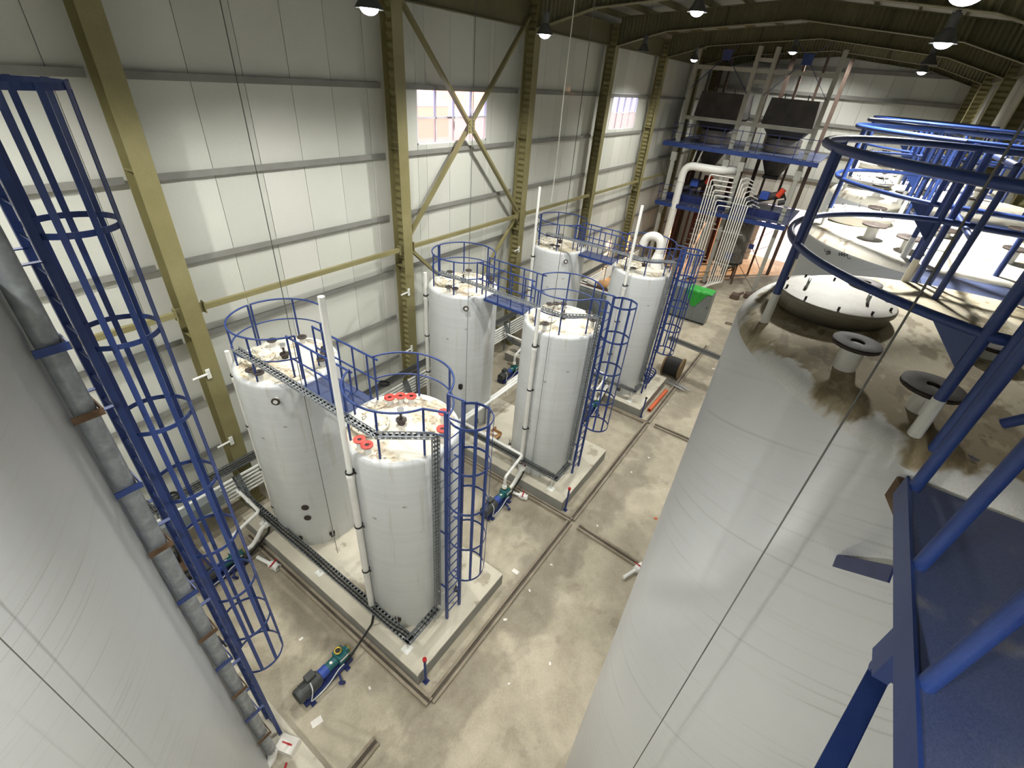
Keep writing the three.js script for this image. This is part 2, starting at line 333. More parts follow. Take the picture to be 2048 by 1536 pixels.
COLZ.forEach((z, i) => {
  const t = thing('roof_rafter', i < 3 ? `olive steel roof rafter ${['against the front wall', 'behind the walkway', 'over the walkway end'][i]}` : `olive corrugated-web roof rafter on the ${ORD[i]} column pair`, 'rafter', [0, 0, z], 'rafters of the hall roof');
  for (const s of [-1, 1]) {
    const xe = s < 0 ? COLX : COLR, L = Math.abs(xe - RIDGE), yt0 = roofY(xe) - 0.22, yt1 = roofY(RIDGE) - 0.22;
    const d0 = 1.0, d1 = 0.62, dk = 0.62, xk = xe + (RIDGE - xe) * 0.30;
    const yb = (x) => { const f = (x - xe) / (RIDGE - xe); return yt0 + (yt1 - yt0) * f - (f < 0.3 ? d0 + (dk - d0) * f / 0.3 : dk); };
    part('top_flange', bar([xe, yt0, 0], [RIDGE, yt1, 0], 0.3, 0.02), M.roofSteel, t);
    part('bottom_flange', [bar([xe, yb(xe), 0], [xk, yb(xk), 0], 0.3, 0.02), bar([xk, yb(xk), 0], [RIDGE, yb(RIDGE), 0], 0.3, 0.02)], M.roofSteel, t);
    const n = 90, pos = [], idx = [];
    for (let k = 0; k <= n; k++) { const x = xe + (RIDGE - xe) * k / n, zz = 0.028 * (k % 2 ? 1 : -1), f = k / n; pos.push(x, yb(x), zz, x, yt0 + (yt1 - yt0) * f, zz); }
    for (let k = 0; k < n; k++) { const a = k * 2; idx.push(a, a + 1, a + 3, a, a + 3, a + 2); }
    const g = new THREE.BufferGeometry(); g.setAttribute('position', new THREE.Float32BufferAttribute(pos, 3)); g.setAttribute('uv', new THREE.Float32BufferAttribute(new Array(pos.length / 3 * 2).fill(0), 2)); g.setIndex(idx); const wg = g.toNonIndexed(); wg.computeVertexNormals();
    part('web', wg, M.roofSteel, t);
    for (const f of [0.3, 0.62]) { const x = xe + (RIDGE - xe) * f; part('stiffener', box(0.015, 0.6, 0.26, x, yb(x) + 0.3, 0), M.roofSteel, t); }
  }
});
{
  const r = struct('ceiling');
  for (const s of [-1, 1]) {
    const xe = s < 0 ? HX0 - 0.1 : HX1 + 0.1, W = Math.abs(xe - RIDGE), n = 12;
    for (let k = 0; k < 46; k++) { const z = HZ0 - 0.55 - k * 1.1; part('roof_sheet', bar([xe, roofY(xe) + 0.05, z], [RIDGE, roofY(RIDGE) + 0.05, z], 1.095, 0.08), M.roofSheet, r); }
    for (let k = 0; k < 6; k++) { const x = xe + (RIDGE - xe) * (k + 0.4) / 6, y = roofY(x) - 0.1; part('purlin', [box(0.06, 0.2, HZ0 - HZ1, x, y, (HZ0 + HZ1) / 2)], M.roofSteel, r); }
  }
  part('ridge_cap', box(0.5, 0.06, HZ0 - HZ1, RIDGE, roofY(RIDGE) + 0.1, (HZ0 + HZ1) / 2), M.roofSheet, r);
  for (const [x, s] of [[COLX - 0.3, 1], [COLR + 0.3, -1]]) for (let i = 0; i + 1 < COLZ.length; i++) {
    const a = COLZ[i] - 0.19, b = COLZ[i + 1] + 0.19;
    part('eave_beam', [box(0.02, 0.75, a - b, x, 12.68, (a + b) / 2), box(0.2, 0.02, a - b, x, 12.31, (a + b) / 2), box(0.2, 0.02, a - b, x, 13.05, (a + b) / 2)], M.roofSteel, r);
  }
}
// window frames and panes
WIN.forEach(([za, zb, ya, yb], i) => {
  const w = struct('window_' + (i + 1)); const x = HX0 - 0.05, nz = 4, ny = 2, f = 0.05, W = za - zb, H = yb - ya;
  const fr = [box(0.1, f, W, x, ya + f / 2, (za + zb) / 2), box(0.1, f, W, x, yb - f / 2, (za + zb) / 2), box(0.1, H, f, x, (ya + yb) / 2, za - f / 2), box(0.1, H, f, x, (ya + yb) / 2, zb + f / 2)];
  const ym = ya + H * 0.46; fr.push(box(0.08, f, W, x, ym, (za + zb) / 2));
  for (let k = 1; k < nz; k++) fr.push(box(0.08, H, 0.04, x, (ya + yb) / 2, za - W * k / nz));
  part('window_frame', fr, M.windowFrame, w);
  for (let k = 0; k < nz; k++) for (let j = 0; j < ny; j++) { const y0 = j ? ym : ya, y1 = j ? yb : ym; part('pane', box(0.006, y1 - y0 - 0.05, W / nz - 0.04, x, (y0 + y1) / 2, za - W * (k + 0.5) / nz), j ? M.glass : M.frosted, w); }
});
// snow-covered yard and a neighbouring shed outside
{ const y = struct('yard_ground'); part('snow_ground', [box(300, 0.2, 400, -162.2, -0.2, -40), box(60, 0.2, 120, -3.5, -0.2, -103)], M.snow, y); }
{
  const t = thing('neighbouring_shed', 'snow-roofed shed outside the long wall windows', 'shed', [-75, -0.1, -62]);
  part('wall', box(16, 5, 26, 0, 2.5, 0), std({ color: 0xb98f86, roughness: 0.9 }), t);
  const g = extrude([[-8.6, 5], [8.6, 5], [0, 8.4]], 27); g.translate(0, 0, -13.5); part('roof', g, M.snow, t);
}
{
  const t = thing('brick_building', 'long pinkish brick building across the yard outside the windows', 'building', [-120, -0.1, -95]);
  part('wall', box(10, 7, 170, 0, 3.5, 0), std({ map: mottled([196, 160, 150], 30, 10, 6, 117), roughness: 0.9 }), t);
  part('roof', box(11, 0.5, 171, 0, 7.25, 0), M.snow, t);
}
// wall bracing and struts between the columns
{
  const mk = (name, label, a, b, w, h) => solo(name, label, 'brace', angle(a, b, w, 0.012, [1, 0, 0]).concat([bar(a, b, 0.02, w, [1, 0, 0])]), M.olive, [0, 0, 0], 'crossed wall braces');
  const X = -11.05;
  mk('wall_brace', 'olive angle brace running down from the second column head to the third column', [X, 12.3, -10.55], [X, 6.25, -16.6], 0.11);
  mk('wall_brace', 'olive angle brace running down from the third column head to the second column', [X - 0.06, 12.6, -16.5], [X - 0.06, 6.4, -10.55], 0.11);
  mk('wall_brace', 'olive lower brace falling from the second column strut towards the third column foot', [X, 5.95, -10.5], [X, 0.5, -16.4], 0.1);
  mk('wall_brace', 'olive lower brace falling from the third column strut towards the second column foot', [X - 0.06, 5.95, -16.6], [X - 0.06, 0.5, -10.6], 0.1);
  const g = thing('gusset_plate', 'bolted olive gusset plate where the upper braces cross', 'gusset plate', [X, 9.43, -13.45]);
  part('plate', box(0.02, 0.42, 0.34, 0.03, 0, 0), M.olive, g);
  for (const y of [-0.15, -0.05, 0.05, 0.15]) for (const z of [-0.1, 0.1]) part('bolt', rod([0.04, y, z], [0.06, y, z], 0.018, 6), M.towerBrown, g);
  for (let i = 1; i < 7; i++) {
    const a = COLZ[i], b = COLZ[i + 1];
    const t = thing('column_strut', `olive tube strut between wall columns, ${['', 'behind the tall tank ladder', 'above the first small tank pair', 'below the crossed braces', 'above the third tank pair', 'below the far window', 'behind the tower leg'][i]}`, 'strut', [-11.0, 6.08, (a + b) / 2], 'tube struts of the window wall');
    const L = (a - b) / 2 - 0.2;
    part('tube', box(0.1, 0.12, L * 2 - 0.2, 0, 0, 0), M.olive, t);
    part('end_plate', [box(0.14, 0.28, 0.02, 0, 0, L - 0.1), box(0.02, 0.24, 0.22, 0, 0, L)], M.olive, t); part('end_plate', [box(0.14, 0.28, 0.02, 0, 0, -L + 0.1), box(0.02, 0.24, 0.22, 0, 0, -L)], M.olive, t);
  }
}
// ---------------------------------------------------------------- plinths and kerbs
const PLW = ['first', 'second', 'third'];
PL.forEach(([a, b], i) => {
  const t = thing('tank_plinth', `grey-sided concrete plinth under the ${['pair with the red-flanged tank', 'middle pair of small tanks', 'farthest pair of small tanks'][i]}`, 'plinth', [(PX0 + PX1) / 2, 0, (a + b) / 2], 'plinths of the small tanks');
  part('body', box(PX1 - PX0, 0.39, a - b, 0, 0.195, 0), M.plinthPaint, t); part('top_slab', rbox(PX1 - PX0, 0.032, a - b, 0, 0.405, 0, 0.012), M.concrete, t);
});
{
  const t = thing('tank_plinth', 'grey concrete plinth under the tall tank with the caged ladder', 'plinth', [-5.6, 0, 1.9]);
  part('body', box(5.6, 0.39, 5.85, 0, 0.195, 0), M.plinthPaint, t); part('top_slab', rbox(5.6, 0.032, 5.85, 0, 0.405, 0, 0.012), M.concrete, t);
}
function kerb(label, a, b) {
  const t = thing('floor_kerb', label, 'kerb', [0, 0, 0], 'floor kerbs'); const A = v3(a[0], 0, a[1]), B = v3(b[0], 0, b[1]), d = B.clone().sub(A).normalize(), s = v3(-d.z, 0, d.x);
  const off = (k, y) => [A.clone().addScaledVector(s, k).setY(y), B.clone().addScaledVector(s, k).setY(y)];
  part('kerb_edge', bar(...off(-0.07, 0.045), 0.06, 0.11), M.kerb, t); part('kerb_edge', bar(...off(0.06, 0.03), 0.06, 0.08), M.kerb, t); part('seam', bar(...off(-0.005, 0.02), 0.08, 0.05), M.kerbDark, t);
}
PL.forEach(([a, b], i) => {
  const z1 = i < 2 ? PL[i + 1][0] + 0.22 : -23.5;
  kerb(`low concrete kerb along the aisle beside the ${PLW[i]} plinth`, [-3.2, a + 0.06], [-3.2, z1]);
  kerb(`low concrete kerb across the floor in front of the ${PLW[i]} plinth`, [-3.2, a + 0.10], [-9.9, a + 0.10]);
});
kerb('short concrete kerb crossing the aisle towards the tall tank', [-2.92, -8.98], [-0.75, -8.86]);
kerb('concrete kerb crossing the aisle beyond the third plinth corner', [-2.92, -15.2], [0.2, -15.2]);
kerb('concrete kerb near the aisle in front of the pump without a riser', [-3.55, 0.6], [-3.55, -1.9]);
kerb('concrete kerb beside the grey cabinet at the aisle end', [-3.2, -27.2], [0.4, -27.6]);

// ---------------------------------------------------------------- tanks
function nozzle(parent, x, y, z, rn, rf, h, mat) {
  const n = part('nozzle', rod([x, y - 0.05, z], [x, y + h, z], rn, 14), M.frpPlain, parent);
  const g = ringDisc(rn * 0.62, rf, 0.024, 22); g.translate(x, y + h - 0.005, z); part('flange', g, mat, n);
  part('bore', rod([x, y + h - 0.01, z], [x, y + h + 0.008, z], rn * 0.66, 14), M.black, n); return n;
}
function manhole(parent, x, y, z, r, mat, collar = 0.06) {
  const m = part('manhole', lathe([[0, 0], [r * 0.94, 0], [r * 0.94, collar], [r, collar], [r, collar + 0.03], [r * 0.97, collar + 0.036], [0, collar + 0.045]], 40).translate(x, y, z), mat, parent);
  for (let k = 0; k < 10; k++) { const a = k / 10 * Math.PI * 2 + 0.2; part('bolt', rod([x + Math.cos(a) * r * 0.88, y + collar + 0.02, z + Math.sin(a) * r * 0.88], [x + Math.cos(a) * r * 0.88, y + collar + 0.06, z + Math.sin(a) * r * 0.88], r * 0.022, 6), M.darkFlange, m); }
  for (const s of [-1, 1]) part('handle', bent([[x + s * r * 0.5, y + collar + 0.03, z - r * 0.12], [x + s * r * 0.5, y + collar + 0.09, z - r * 0.12], [x + s * r * 0.5, y + collar + 0.09, z + r * 0.12], [x + s * r * 0.5, y + collar + 0.03, z + r * 0.12]], 0.01, 0.02, 6), M.steel, m);
}
function roofVent(parent, x, y, z) {
  const v = part('vent_valve', [rod([x, y, z], [x, y + 0.1, z], 0.07, 14), rod([x, y + 0.1, z], [x, y + 0.13, z], 0.1, 16), rod([x, y + 0.13, z], [x, y + 0.32, z], 0.025, 8)], M.darkFlange, parent);
  part('valve_cap', [rod([x, y + 0.30, z], [x, y + 0.36, z], 0.055, 12, 0.065), rod([x - 0.1, y + 0.22, z], [x + 0.1, y + 0.22, z], 0.014, 6)], M.steel, v);
}
function tankUV(g, R) { const p = g.attributes.position, uv = new Float32Array(p.count * 2); for (let i = 0; i < p.count; i += 3) { const us = []; for (let k = 0; k < 3; k++) us.push(Math.atan2(p.getZ(i + k), p.getX(i + k)) / (2 * Math.PI) + 0.5); if (Math.max(...us) - Math.min(...us) > 0.5) for (let k = 0; k < 3; k++) if (us[k] < 0.5) us[k] += 1; for (let k = 0; k < 3; k++) { uv[(i + k) * 2] = us[k]; uv[(i + k) * 2 + 1] = p.getY(i + k) / R; } } g.setAttribute('uv', new THREE.BufferAttribute(uv, 2)); return g; }
function planUV(g, R) { const p = g.attributes.position, uv = new Float32Array(p.count * 2); for (let i = 0; i < p.count; i++) { uv[i * 2] = p.getX(i) / (2 * R) + 0.5; uv[i * 2 + 1] = p.getZ(i) / (2 * R) + 0.5; } g.setAttribute('uv', new THREE.BufferAttribute(uv, 2)); return g; }
const SR = 1.08, SH = 5.0;      // small tanks: radius and shell height above the plinth
function smallTank(label, x, z, o) {
  const t = thing('storage_tank', label, 'tank', [x, 0.421, z], 'small white tanks');
  const sh = lathe([[0.2, 0], [SR, 0], [SR, SH - 0.1], [SR - 0.012, SH - 0.05], [SR - 0.04, SH - 0.015], [SR - 0.09, SH]], 72); tankUV(sh, SH * 1.02); part('shell', sh, M.frp, t, null, true);
  const rf = lathe([[SR - 0.09, SH], [SR * 0.6, SH + 0.03], [SR * 0.3, SH + 0.055], [0.001, SH + 0.065]], 72); planUV(rf, SR); const r = part('roof', rf, M.roofs[o.roof], t, 'stained cream roof', true); r.rotation.y = o.turn || 0;
  for (const [dx, dz] of o.noz) nozzle(t, dx, SH + 0.02, dz, 0.062, 0.105, 0.16, o.red ? M.redFlange : M.darkFlange);
  manhole(t, -0.36, SH + 0.02, 0.42, 0.34, M.roofs[(o.roof + 1) % 3]); roofVent(t, 0.03, SH + 0.04, 0.04);
  // anchor brackets round the foot
  for (const a of [20, 62, 105, 150, 200, 250, 300, 340]) { const c = Math.cos(a * Math.PI / 180), s = Math.sin(a * Math.PI / 180), q = part('anchor_bracket', bar([c * 1.085, 0.3, s * 1.085], [c * 1.10, 0.3, s * 1.10], 0.14, 0.12), M.darkFlange, t); part('bolt', rod([c * 1.14, 0.0, s * 1.14], [c * 1.14, 0.46, s * 1.14], 0.014, 6), M.steel, q); part('lug', bar([c * 1.09, 0.25, s * 1.09], [c * 1.17, 0.25, s * 1.17], 0.1, 0.015), M.darkFlange, q); }
  if (o.side) { const c = Math.cos(0.80), s = Math.sin(0.80); const n = part('side_nozzle', rod([c * 1.06, 4.7, s * 1.06], [c * 1.2, 4.7, s * 1.2], 0.045, 12), M.frpPlain, t); part('flange', rod([c * 1.17, 4.7, s * 1.17], [c * 1.19, 4.7, s * 1.19], 0.085, 18), M.darkFlange, n); }
  if (o.blanks) for (const y of [1.44, 1.07]) { const c = Math.cos(0.785), s = Math.sin(0.785); part('blank_flange', rod([c * 1.07, y, s * 1.07], [c * 1.10, y, s * 1.10], 0.085, 18), M.darkFlange, t); }
  if (o.gauge) { const c = Math.cos(0.9), s = Math.sin(0.9); part('sensor', [rod([c * 1.06, 1.9, s * 1.06], [c * 1.22, 1.9, s * 1.22], 0.05, 10), box(0.1, 0.16, 0.1, c * 1.25, 1.95, s * 1.25)], M.black, t); }
  return t;
}
const TANKS = [
  { x: -5.22, z: -4.56 }, { x: -8.75, z: -4.52 }, { x: -5.26, z: -10.6 }, { x: -8.85, z: -10.6 }, { x: -5.28, z: -16.55 }, { x: -8.85, z: -16.55 }];
const NA = [[-0.61, -0.27], [-0.49, -0.44], [-0.33, -0.57], [0.49, -0.6], [0.80, -0.22], [-0.05, 0.88]], NW = [[0.15, 0.86], [0.36, 0.81], [-0.64, -0.09], [-0.31, -0.62], [0.48, -0.67], [0.63, -0.55], [0.81, -0.33]];
smallTank('small white tank with red nozzle flanges on its stained roof', TANKS[0].x, TANKS[0].z, { roof: 0, red: true, noz: [...NA.slice(0, 5), [-0.07, 0.9], [0.13, 0.91]] });
smallTank('small white wall-side tank beside the red-flanged tank', TANKS[1].x, TANKS[1].z, { roof: 1, noz: NW, side: true, blanks: true });
smallTank('small white aisle-side tank on the second plinth', TANKS[2].x, TANKS[2].z, { roof: 0, noz: NA, turn: 2 });
smallTank('small white wall-side tank on the second plinth', TANKS[3].x, TANKS[3].z, { roof: 1, noz: NW, side: true, gauge: true, turn: 1.2 });
smallTank('small white aisle-side tank on the third plinth with curved vent duct on its roof', TANKS[4].x, TANKS[4].z, { roof: 2, noz: NA, turn: 3 });
smallTank('small white wall-side tank on the third plinth', TANKS[5].x, TANKS[5].z, { roof: 2, noz: NW, side: true, turn: 0.6 });
const SETNOTE = ['red-flanged tank', 'wall-side tank next to the red-flanged tank', 'aisle tank on the second plinth', 'wall-side tank on the second plinth', 'aisle tank on the third plinth', 'wall-side tank on the third plinth'];

// ring railings on the small tanks
function ringRail(i, x, z, segs, ends) {
  const t = thing('guard_railing', `blue ring railing on the roof of the ${SETNOTE[i]}`, 'railing', [x, 0, z], 'ring railings of the small tanks');
  const R = 0.95, yt = 6.42, ym = 5.93, r = 0.021, pt = (a, y) => [R * Math.cos(a * Math.PI / 180), y, R * Math.sin(a * Math.PI / 180)];
  for (const [a0, a1] of segs) {
    part('top_rail', arc(0, yt, 0, R, a0, a1, r), M.blue, t); part('mid_rail', arc(0, ym, 0, R, a0, a1, r * 0.85), M.blue, t);
    const n = Math.max(1, Math.round((a1 - a0) / 55));
    for (let k = 0; k <= n; k++) { const a = a0 + (a1 - a0) * k / n; part('post', rod(pt(a, 5.40), pt(a, yt), r, 8), M.blue, t); }
  }
  for (const [a, q] of ends || []) { part('gate_rail', rod(pt(a, yt), q, r, 8), M.blue, t); part('gate_rail', rod(pt(a, ym), [q[0], ym, q[2]], r * 0.85, 8), M.blue, t); }
  return t;
}
const LZ0 = 0.16, LZ1 = -0.27, LX = 1.24;    // ladder stile offsets from the tank axis
TANKS.forEach((q, i) => {
  if (i % 2 === 0) ringRail(i, q.x, q.z, [[20, 158], [-166, -14]], [[20, [LX, 6.42, LZ0]], [-14, [LX, 6.42, LZ1]]]);
  else ringRail(i, q.x, q.z, [[14, 174], [178, 335]], []);
});
function cagedLadder(label, at, y0, y1, hoops, turn, hoopLow, bars = 7, cx = 0.34, R = 0.36) {
  const t = thing('caged_ladder', label, 'ladder', at, 'caged ladders'); t.rotation.y = turn;   // local: rungs along z, climber stands on +x
  const wz = 0.215;
  for (const s of [-1, 1]) part('stile', box(0.06, y1 - y0, 0.05, 0, (y0 + y1) / 2, s * wz), M.blue, t);
  const n = Math.floor((y1 - y0 - 0.3) / 0.272); for (let k = 0; k < n; k++) part('rung', rod([0, y0 + 0.22 + k * 0.272, -wz], [0, y0 + 0.22 + k * 0.272, wz], 0.012, 6), M.blue, t);
  const a0 = 142;
  for (let k = 0; k < hoops; k++) {
    const y = hoopLow + (y1 - hoopLow - 0.03) * k / (hoops - 1);
    part('cage_hoop', [...band(cx, y, 0, R, -a0, a0, 0.05), bar([0, y, wz], [cx + R * Math.cos(a0 * Math.PI / 180), y, R * Math.sin(a0 * Math.PI / 180)], 0.008, 0.05), bar([0, y, -wz], [cx + R * Math.cos(a0 * Math.PI / 180), y, -R * Math.sin(a0 * Math.PI / 180)], 0.008, 0.05)], M.blue, t);
  }
  for (let k = 0; k < bars; k++) { const a = (-115 + 230 * k / (bars - 1)) * Math.PI / 180; part('cage_bar', bar([cx + (R + 0.008) * Math.cos(a), hoopLow, (R + 0.008) * Math.sin(a)], [cx + (R + 0.008) * Math.cos(a), y1, (R + 0.008) * Math.sin(a)], 0.05, 0.008, [Math.cos(a), 0, Math.sin(a)]), M.blue, t); }
  return t;
}
for (const i of [0, 2, 4]) {
  const q = TANKS[i], l = cagedLadder(`blue caged ladder on the ${SETNOTE[i]}`, [q.x + LX, 0, q.z + (LZ0 + LZ1) / 2], 0.421, 6.42, 5, 0, 2.5);
  for (const y of [1.6, 3.4, 5.1]) for (const s of [-1, 1]) part('wall_bracket', bar([-0.2, y, s * 0.215], [0, y, s * 0.215], 0.04, 0.008), M.blue, l);
}
// catwalks between each pair
for (const i of [0, 2, 4]) {
  const A = TANKS[i + 1], B = TANKS[i], zc = -4.5 + (A.z + 4.52), t = thing('catwalk', `blue catwalk bridging the two tanks of the ${['first', '', 'second', '', 'third'][i]} plinth`, 'catwalk', [(A.x + B.x) / 2, 0, zc], 'catwalks between tank pairs');
  const L = B.x - A.x - 2 * SR + 0.02, h = L / 2;
  part('deck_plate', box(L, 0.012, 0.62, 0, 5.36, 0), M.deckBlue, t);
  for (const s of [-1, 1]) {
    part('deck_edge', box(L, 0.08, 0.01, 0, 5.33, s * 0.31), M.blue, t);
    part('top_rail', rod([-h - 0.3, 6.38, s * 0.29], [h + 0.25, 6.38, s * 0.29], 0.021), M.blue, t); part('mid_rail', rod([-h - 0.3, 5.9, s * 0.29], [h + 0.25, 5.9, s * 0.29], 0.018), M.blue, t);
    for (const f of [-0.92, -0.32, 0.32, 0.92]) part('post', rod([h * f, 5.33, s * 0.29], [h * f, 6.38, s * 0.29], 0.019), M.blue, t);
    part('end_post', rod([-h - 0.3, 5.45, s * 0.29], [-h - 0.3, 6.40, s * 0.29], 0.021), M.blue, t);
  }
}
// level pipes with clamps
[[0, 95, 8.3, 'tall white pipe clamped to the red-flanged tank'], [1, 137, 5.62, 'short white pipe clamped to the wall-side tank next to the red-flanged tank'], [2, 96, 6.1, 'short white pipe clamped to the aisle tank on the second plinth'], [3, 137, 5.75, 'short white pipe clamped to the wall-side tank on the second plinth'], [4, 96, 7.75, 'tall white pipe clamped to the aisle tank on the third plinth'], [5, 120, 7.6, 'tall white pipe clamped to the wall-side tank on the third plinth']].forEach(([i, a, top, label]) => {
  const q = TANKS[i], c = Math.cos(a * Math.PI / 180), s = Math.sin(a * Math.PI / 180), R = SR + 0.085, t = thing('level_pipe', label, 'pipe', [q.x + c * R, 0, q.z + s * R], 'white level pipes');
  part('upper_tube', rod([0, 4.85, 0], [0, top, 0], 0.05, 14), M.whitePipe, t); part('lower_tube', [rod([0, 0.5, 0], [0, 4.9, 0], 0.066, 14), rod([0, 4.85, 0], [0, 4.93, 0], 0.075, 14)], M.frpPlain, t);
  for (const y of [5.02, 3.6, 2.2, 0.8]) part('clamp', [...band(0, y, 0, 0.074, a - 125, a + 125, 0.035, 0.012), rod([-c * 0.09, y, -s * 0.09], [-c * 0.05, y, -s * 0.05], 0.03, 6), bar([-s * 0.11 - c * 0.05, y, c * 0.11 - s * 0.05], [s * 0.11 - c * 0.05, y, -c * 0.11 - s * 0.05], 0.012, 0.04)], M.clamp, t);
  part('foot_elbow', rod([0, 0.5, 0], [-c * 0.1, 0.5, -s * 0.1], 0.05, 10), M.whitePipe, t);
});
// the curved vent duct on the far aisle tank
{
  const q = TANKS[4], t = thing('vent_duct', 'off-white gooseneck vent duct on the third plinth aisle tank', 'duct', [q.x + 0.35, 5.46, q.z - 0.35]);
  part('cone', rod([0, 0, 0], [0, 0.5, 0], 0.30, 20, 0.16), M.frpPlain, t); part('gooseneck', smoothTube([[0, 0.45, 0], [0, 0.75, 0], [-0.1, 0.98, 0], [-0.35, 1.05, 0], [-0.58, 0.92, 0], [-0.66, 0.66, 0]], 0.15, 30, 14), M.frpPlain, t);
}
// tall tanks
const BR = 1.69, BH = 9.67;
function tallTank(label, x, z, y0, o) {
  const t = thing('tall_tank', label, 'tank', [x, y0, z], 'tall white tanks'); const H = BH - y0;
  const sh = lathe([[0.2, 0], [BR, 0], [BR, H - 0.16], [BR - 0.008, H - 0.12]], 96); tankUV(sh, H); part('shell', sh, M.frpBig, t, null, true);
  const rf = lathe([[BR - 0.008, H - 0.12], [BR - 0.025, H - 0.08], [BR - 0.055, H - 0.04], [BR - 0.10, H - 0.012], [BR - 0.16, H], [BR * 0.6, H + 0.035], [BR * 0.3, H + 0.06], [0.001, H + 0.07]], 96); planUV(rf, BR); part('roof', rf, o.dirty ? M.roofBig : M.roofBigClean, t, o.dirty ? 'roof covered with brown dirt' : null, true);
  for (const [dx, dz, rn, rf2, h] of o.noz) nozzle(t, dx, H + 0.02, dz, rn, rf2, h, M.darkFlange);
  manhole(t, o.hatch[0], H + 0.03, o.hatch[1], o.hatch[2], o.dirty ? M.hatchDirty : M.frpPlain, 0.09);
  return t;
}
const BIG = [[1.275, -4.1], [1.275, -7.97], [1.275, -11.84], [1.275, -15.7], [1.275, -19.6]];
const bigNote = ['with the dirt-covered roof below the walkway', 'behind the dirt-covered tank', 'third in the row behind the dirt-covered tank', 'fourth in the row behind the dirt-covered tank', 'last in the row behind the dirt-covered tank'];
BIG.forEach(([x, z], i) => tallTank(`tall white tank ${bigNote[i]}`, x, z, 0.0, { dirty: i === 0, hatch: [-1.10, 0.04, 0.395], noz: [[-0.93, -0.36, 0.052, 0.112, 0.15], [-0.93, 0.95, 0.062, 0.128, 0.15], [-0.57, 1.19, 0.055, 0.14, 0.13], [-0.2, 0.2, 0.075, 0.14, 0.12], [0.35, 0.85, 0.05, 0.11, 0.16], [0.6, -0.6, 0.06, 0.12, 0.16]] }));
tallTank('tall white tank with the caged ladder and cable trunk', -5.25, 1.12, 0.421, { hatch: [0.5, 0.3, 0.42], noz: [[-0.6, 0.5, 0.06, 0.13, 0.18]] });
// pen marks on the laminate
{
  const t = scene.children.filter((o) => o.name === 'tall_tank_001')[0];
  const at = (deg, y) => { const a = deg * Math.PI / 180; return [Math.cos(a) * 1.694, y, Math.sin(a) * 1.694]; };
  const W = [[[140.5, 9.50], [139.2, 9.475], [138, 9.50], [137, 9.47], [138.4, 9.455], [137.2, 9.505], [136.4, 9.47]], [[132.6, 9.535], [132.2, 9.50], [131.4, 9.545], [131, 9.505], [130.2, 9.55], [129.9, 9.51], [129, 9.55], [128.6, 9.52], [127.4, 9.51], [126.8, 9.525]]];
  for (const w of W) part('pen_mark', smoothTube(w.map(([d, y]) => at(d, y)), 0.004, 40, 4), M.black, t, 'black handwritten marks');
  const n = scene.children.filter((o) => o.name === 'tall_tank')[0], s = (x0, z0, x1, z1) => rod([x0 - 1.275, 9.672, z0 + 4.1], [x1 - 1.275, 9.672, z1 + 4.1], 0.002, 4);
  part('pen_mark', [s(0.90, -2.63, 0.945, -2.62), s(0.918, -2.60, 0.922, -2.65), s(0.905, -2.605, 0.935, -2.60)], M.pumpBase, n, 'small pen cross');
}
// ring railings on the tall tanks
function bigRail(label, x, z) {
  const t = thing('guard_railing', label, 'railing', [x, 0, z], 'ring railings of the tall tanks'), R = 1.55, yt = 10.78, ym = 10.22, r = 0.026, pt = (a, y) => [R * Math.cos(a * Math.PI / 180), y, R * Math.sin(a * Math.PI / 180)];
  part('top_rail', arc(0, yt, 0, R, 112, 248, r, 8), M.blue, t); part('mid_rail', arc(0, ym, 0, R, 112, 248, r * 0.9, 8), M.blue, t);
  for (const a of [112, 159, 198, 248]) { part('post', rod(pt(a, 9.86), pt(a, yt), r, 8), M.blue, t); part('post_socket', rod(pt(a, 9.64), pt(a, 9.88), 0.032, 10, 0.028), M.frpPlain, t, 'white moulded socket'); }
  for (const [a, s] of [[112, 1], [248, -1]]) { const A = P(pt(a, ym)), B = P(pt(a + s * 8, ym)), dn = v3(0, -0.2, 0), g = new THREE.BufferGeometry(), o = A.clone().setY(0).normalize().multiplyScalar(0.005), q = [A, B, A.clone().add(dn)], f = q.map((w) => w.clone().add(o)), k = q.map((w) => w.clone().sub(o)); g.setAttribute('position', new THREE.Float32BufferAttribute([f[0], f[1], f[2], k[0], k[2], k[1], f[0], k[0], k[1], f[0], k[1], f[1], f[1], k[1], k[2], f[1], k[2], f[2], f[2], k[2], k[0], f[2], k[0], f[0]].flatMap((w) => [w.x, w.y, w.z]), 3)); g.setAttribute('uv', new THREE.Float32BufferAttribute(new Array(48).fill(0), 2)); g.computeVertexNormals(); part('corner_gusset', g, M.blue, t); }
  for (const s of [1, -1]) for (const y of [yt, ym]) part('walkway_rail', rod([-0.58, y, s * 1.44], [1.0, y, s * 1.44], r, 8), M.blue, t);
  for (const s of [1, -1]) { part('post', rod([0.2, 9.6, s * 1.44], [0.2, yt, s * 1.44], r, 8), M.blue, t); part('post', rod([-0.5, 9.6, s * 1.5], [-0.5, yt, s * 1.5], r, 8), M.blue, t); }
  return t;
}
BIG.slice(0, 4).forEach(([x, z], i) => bigRail(`blue ring railing on the tall tank ${bigNote[i]}`, x, z));
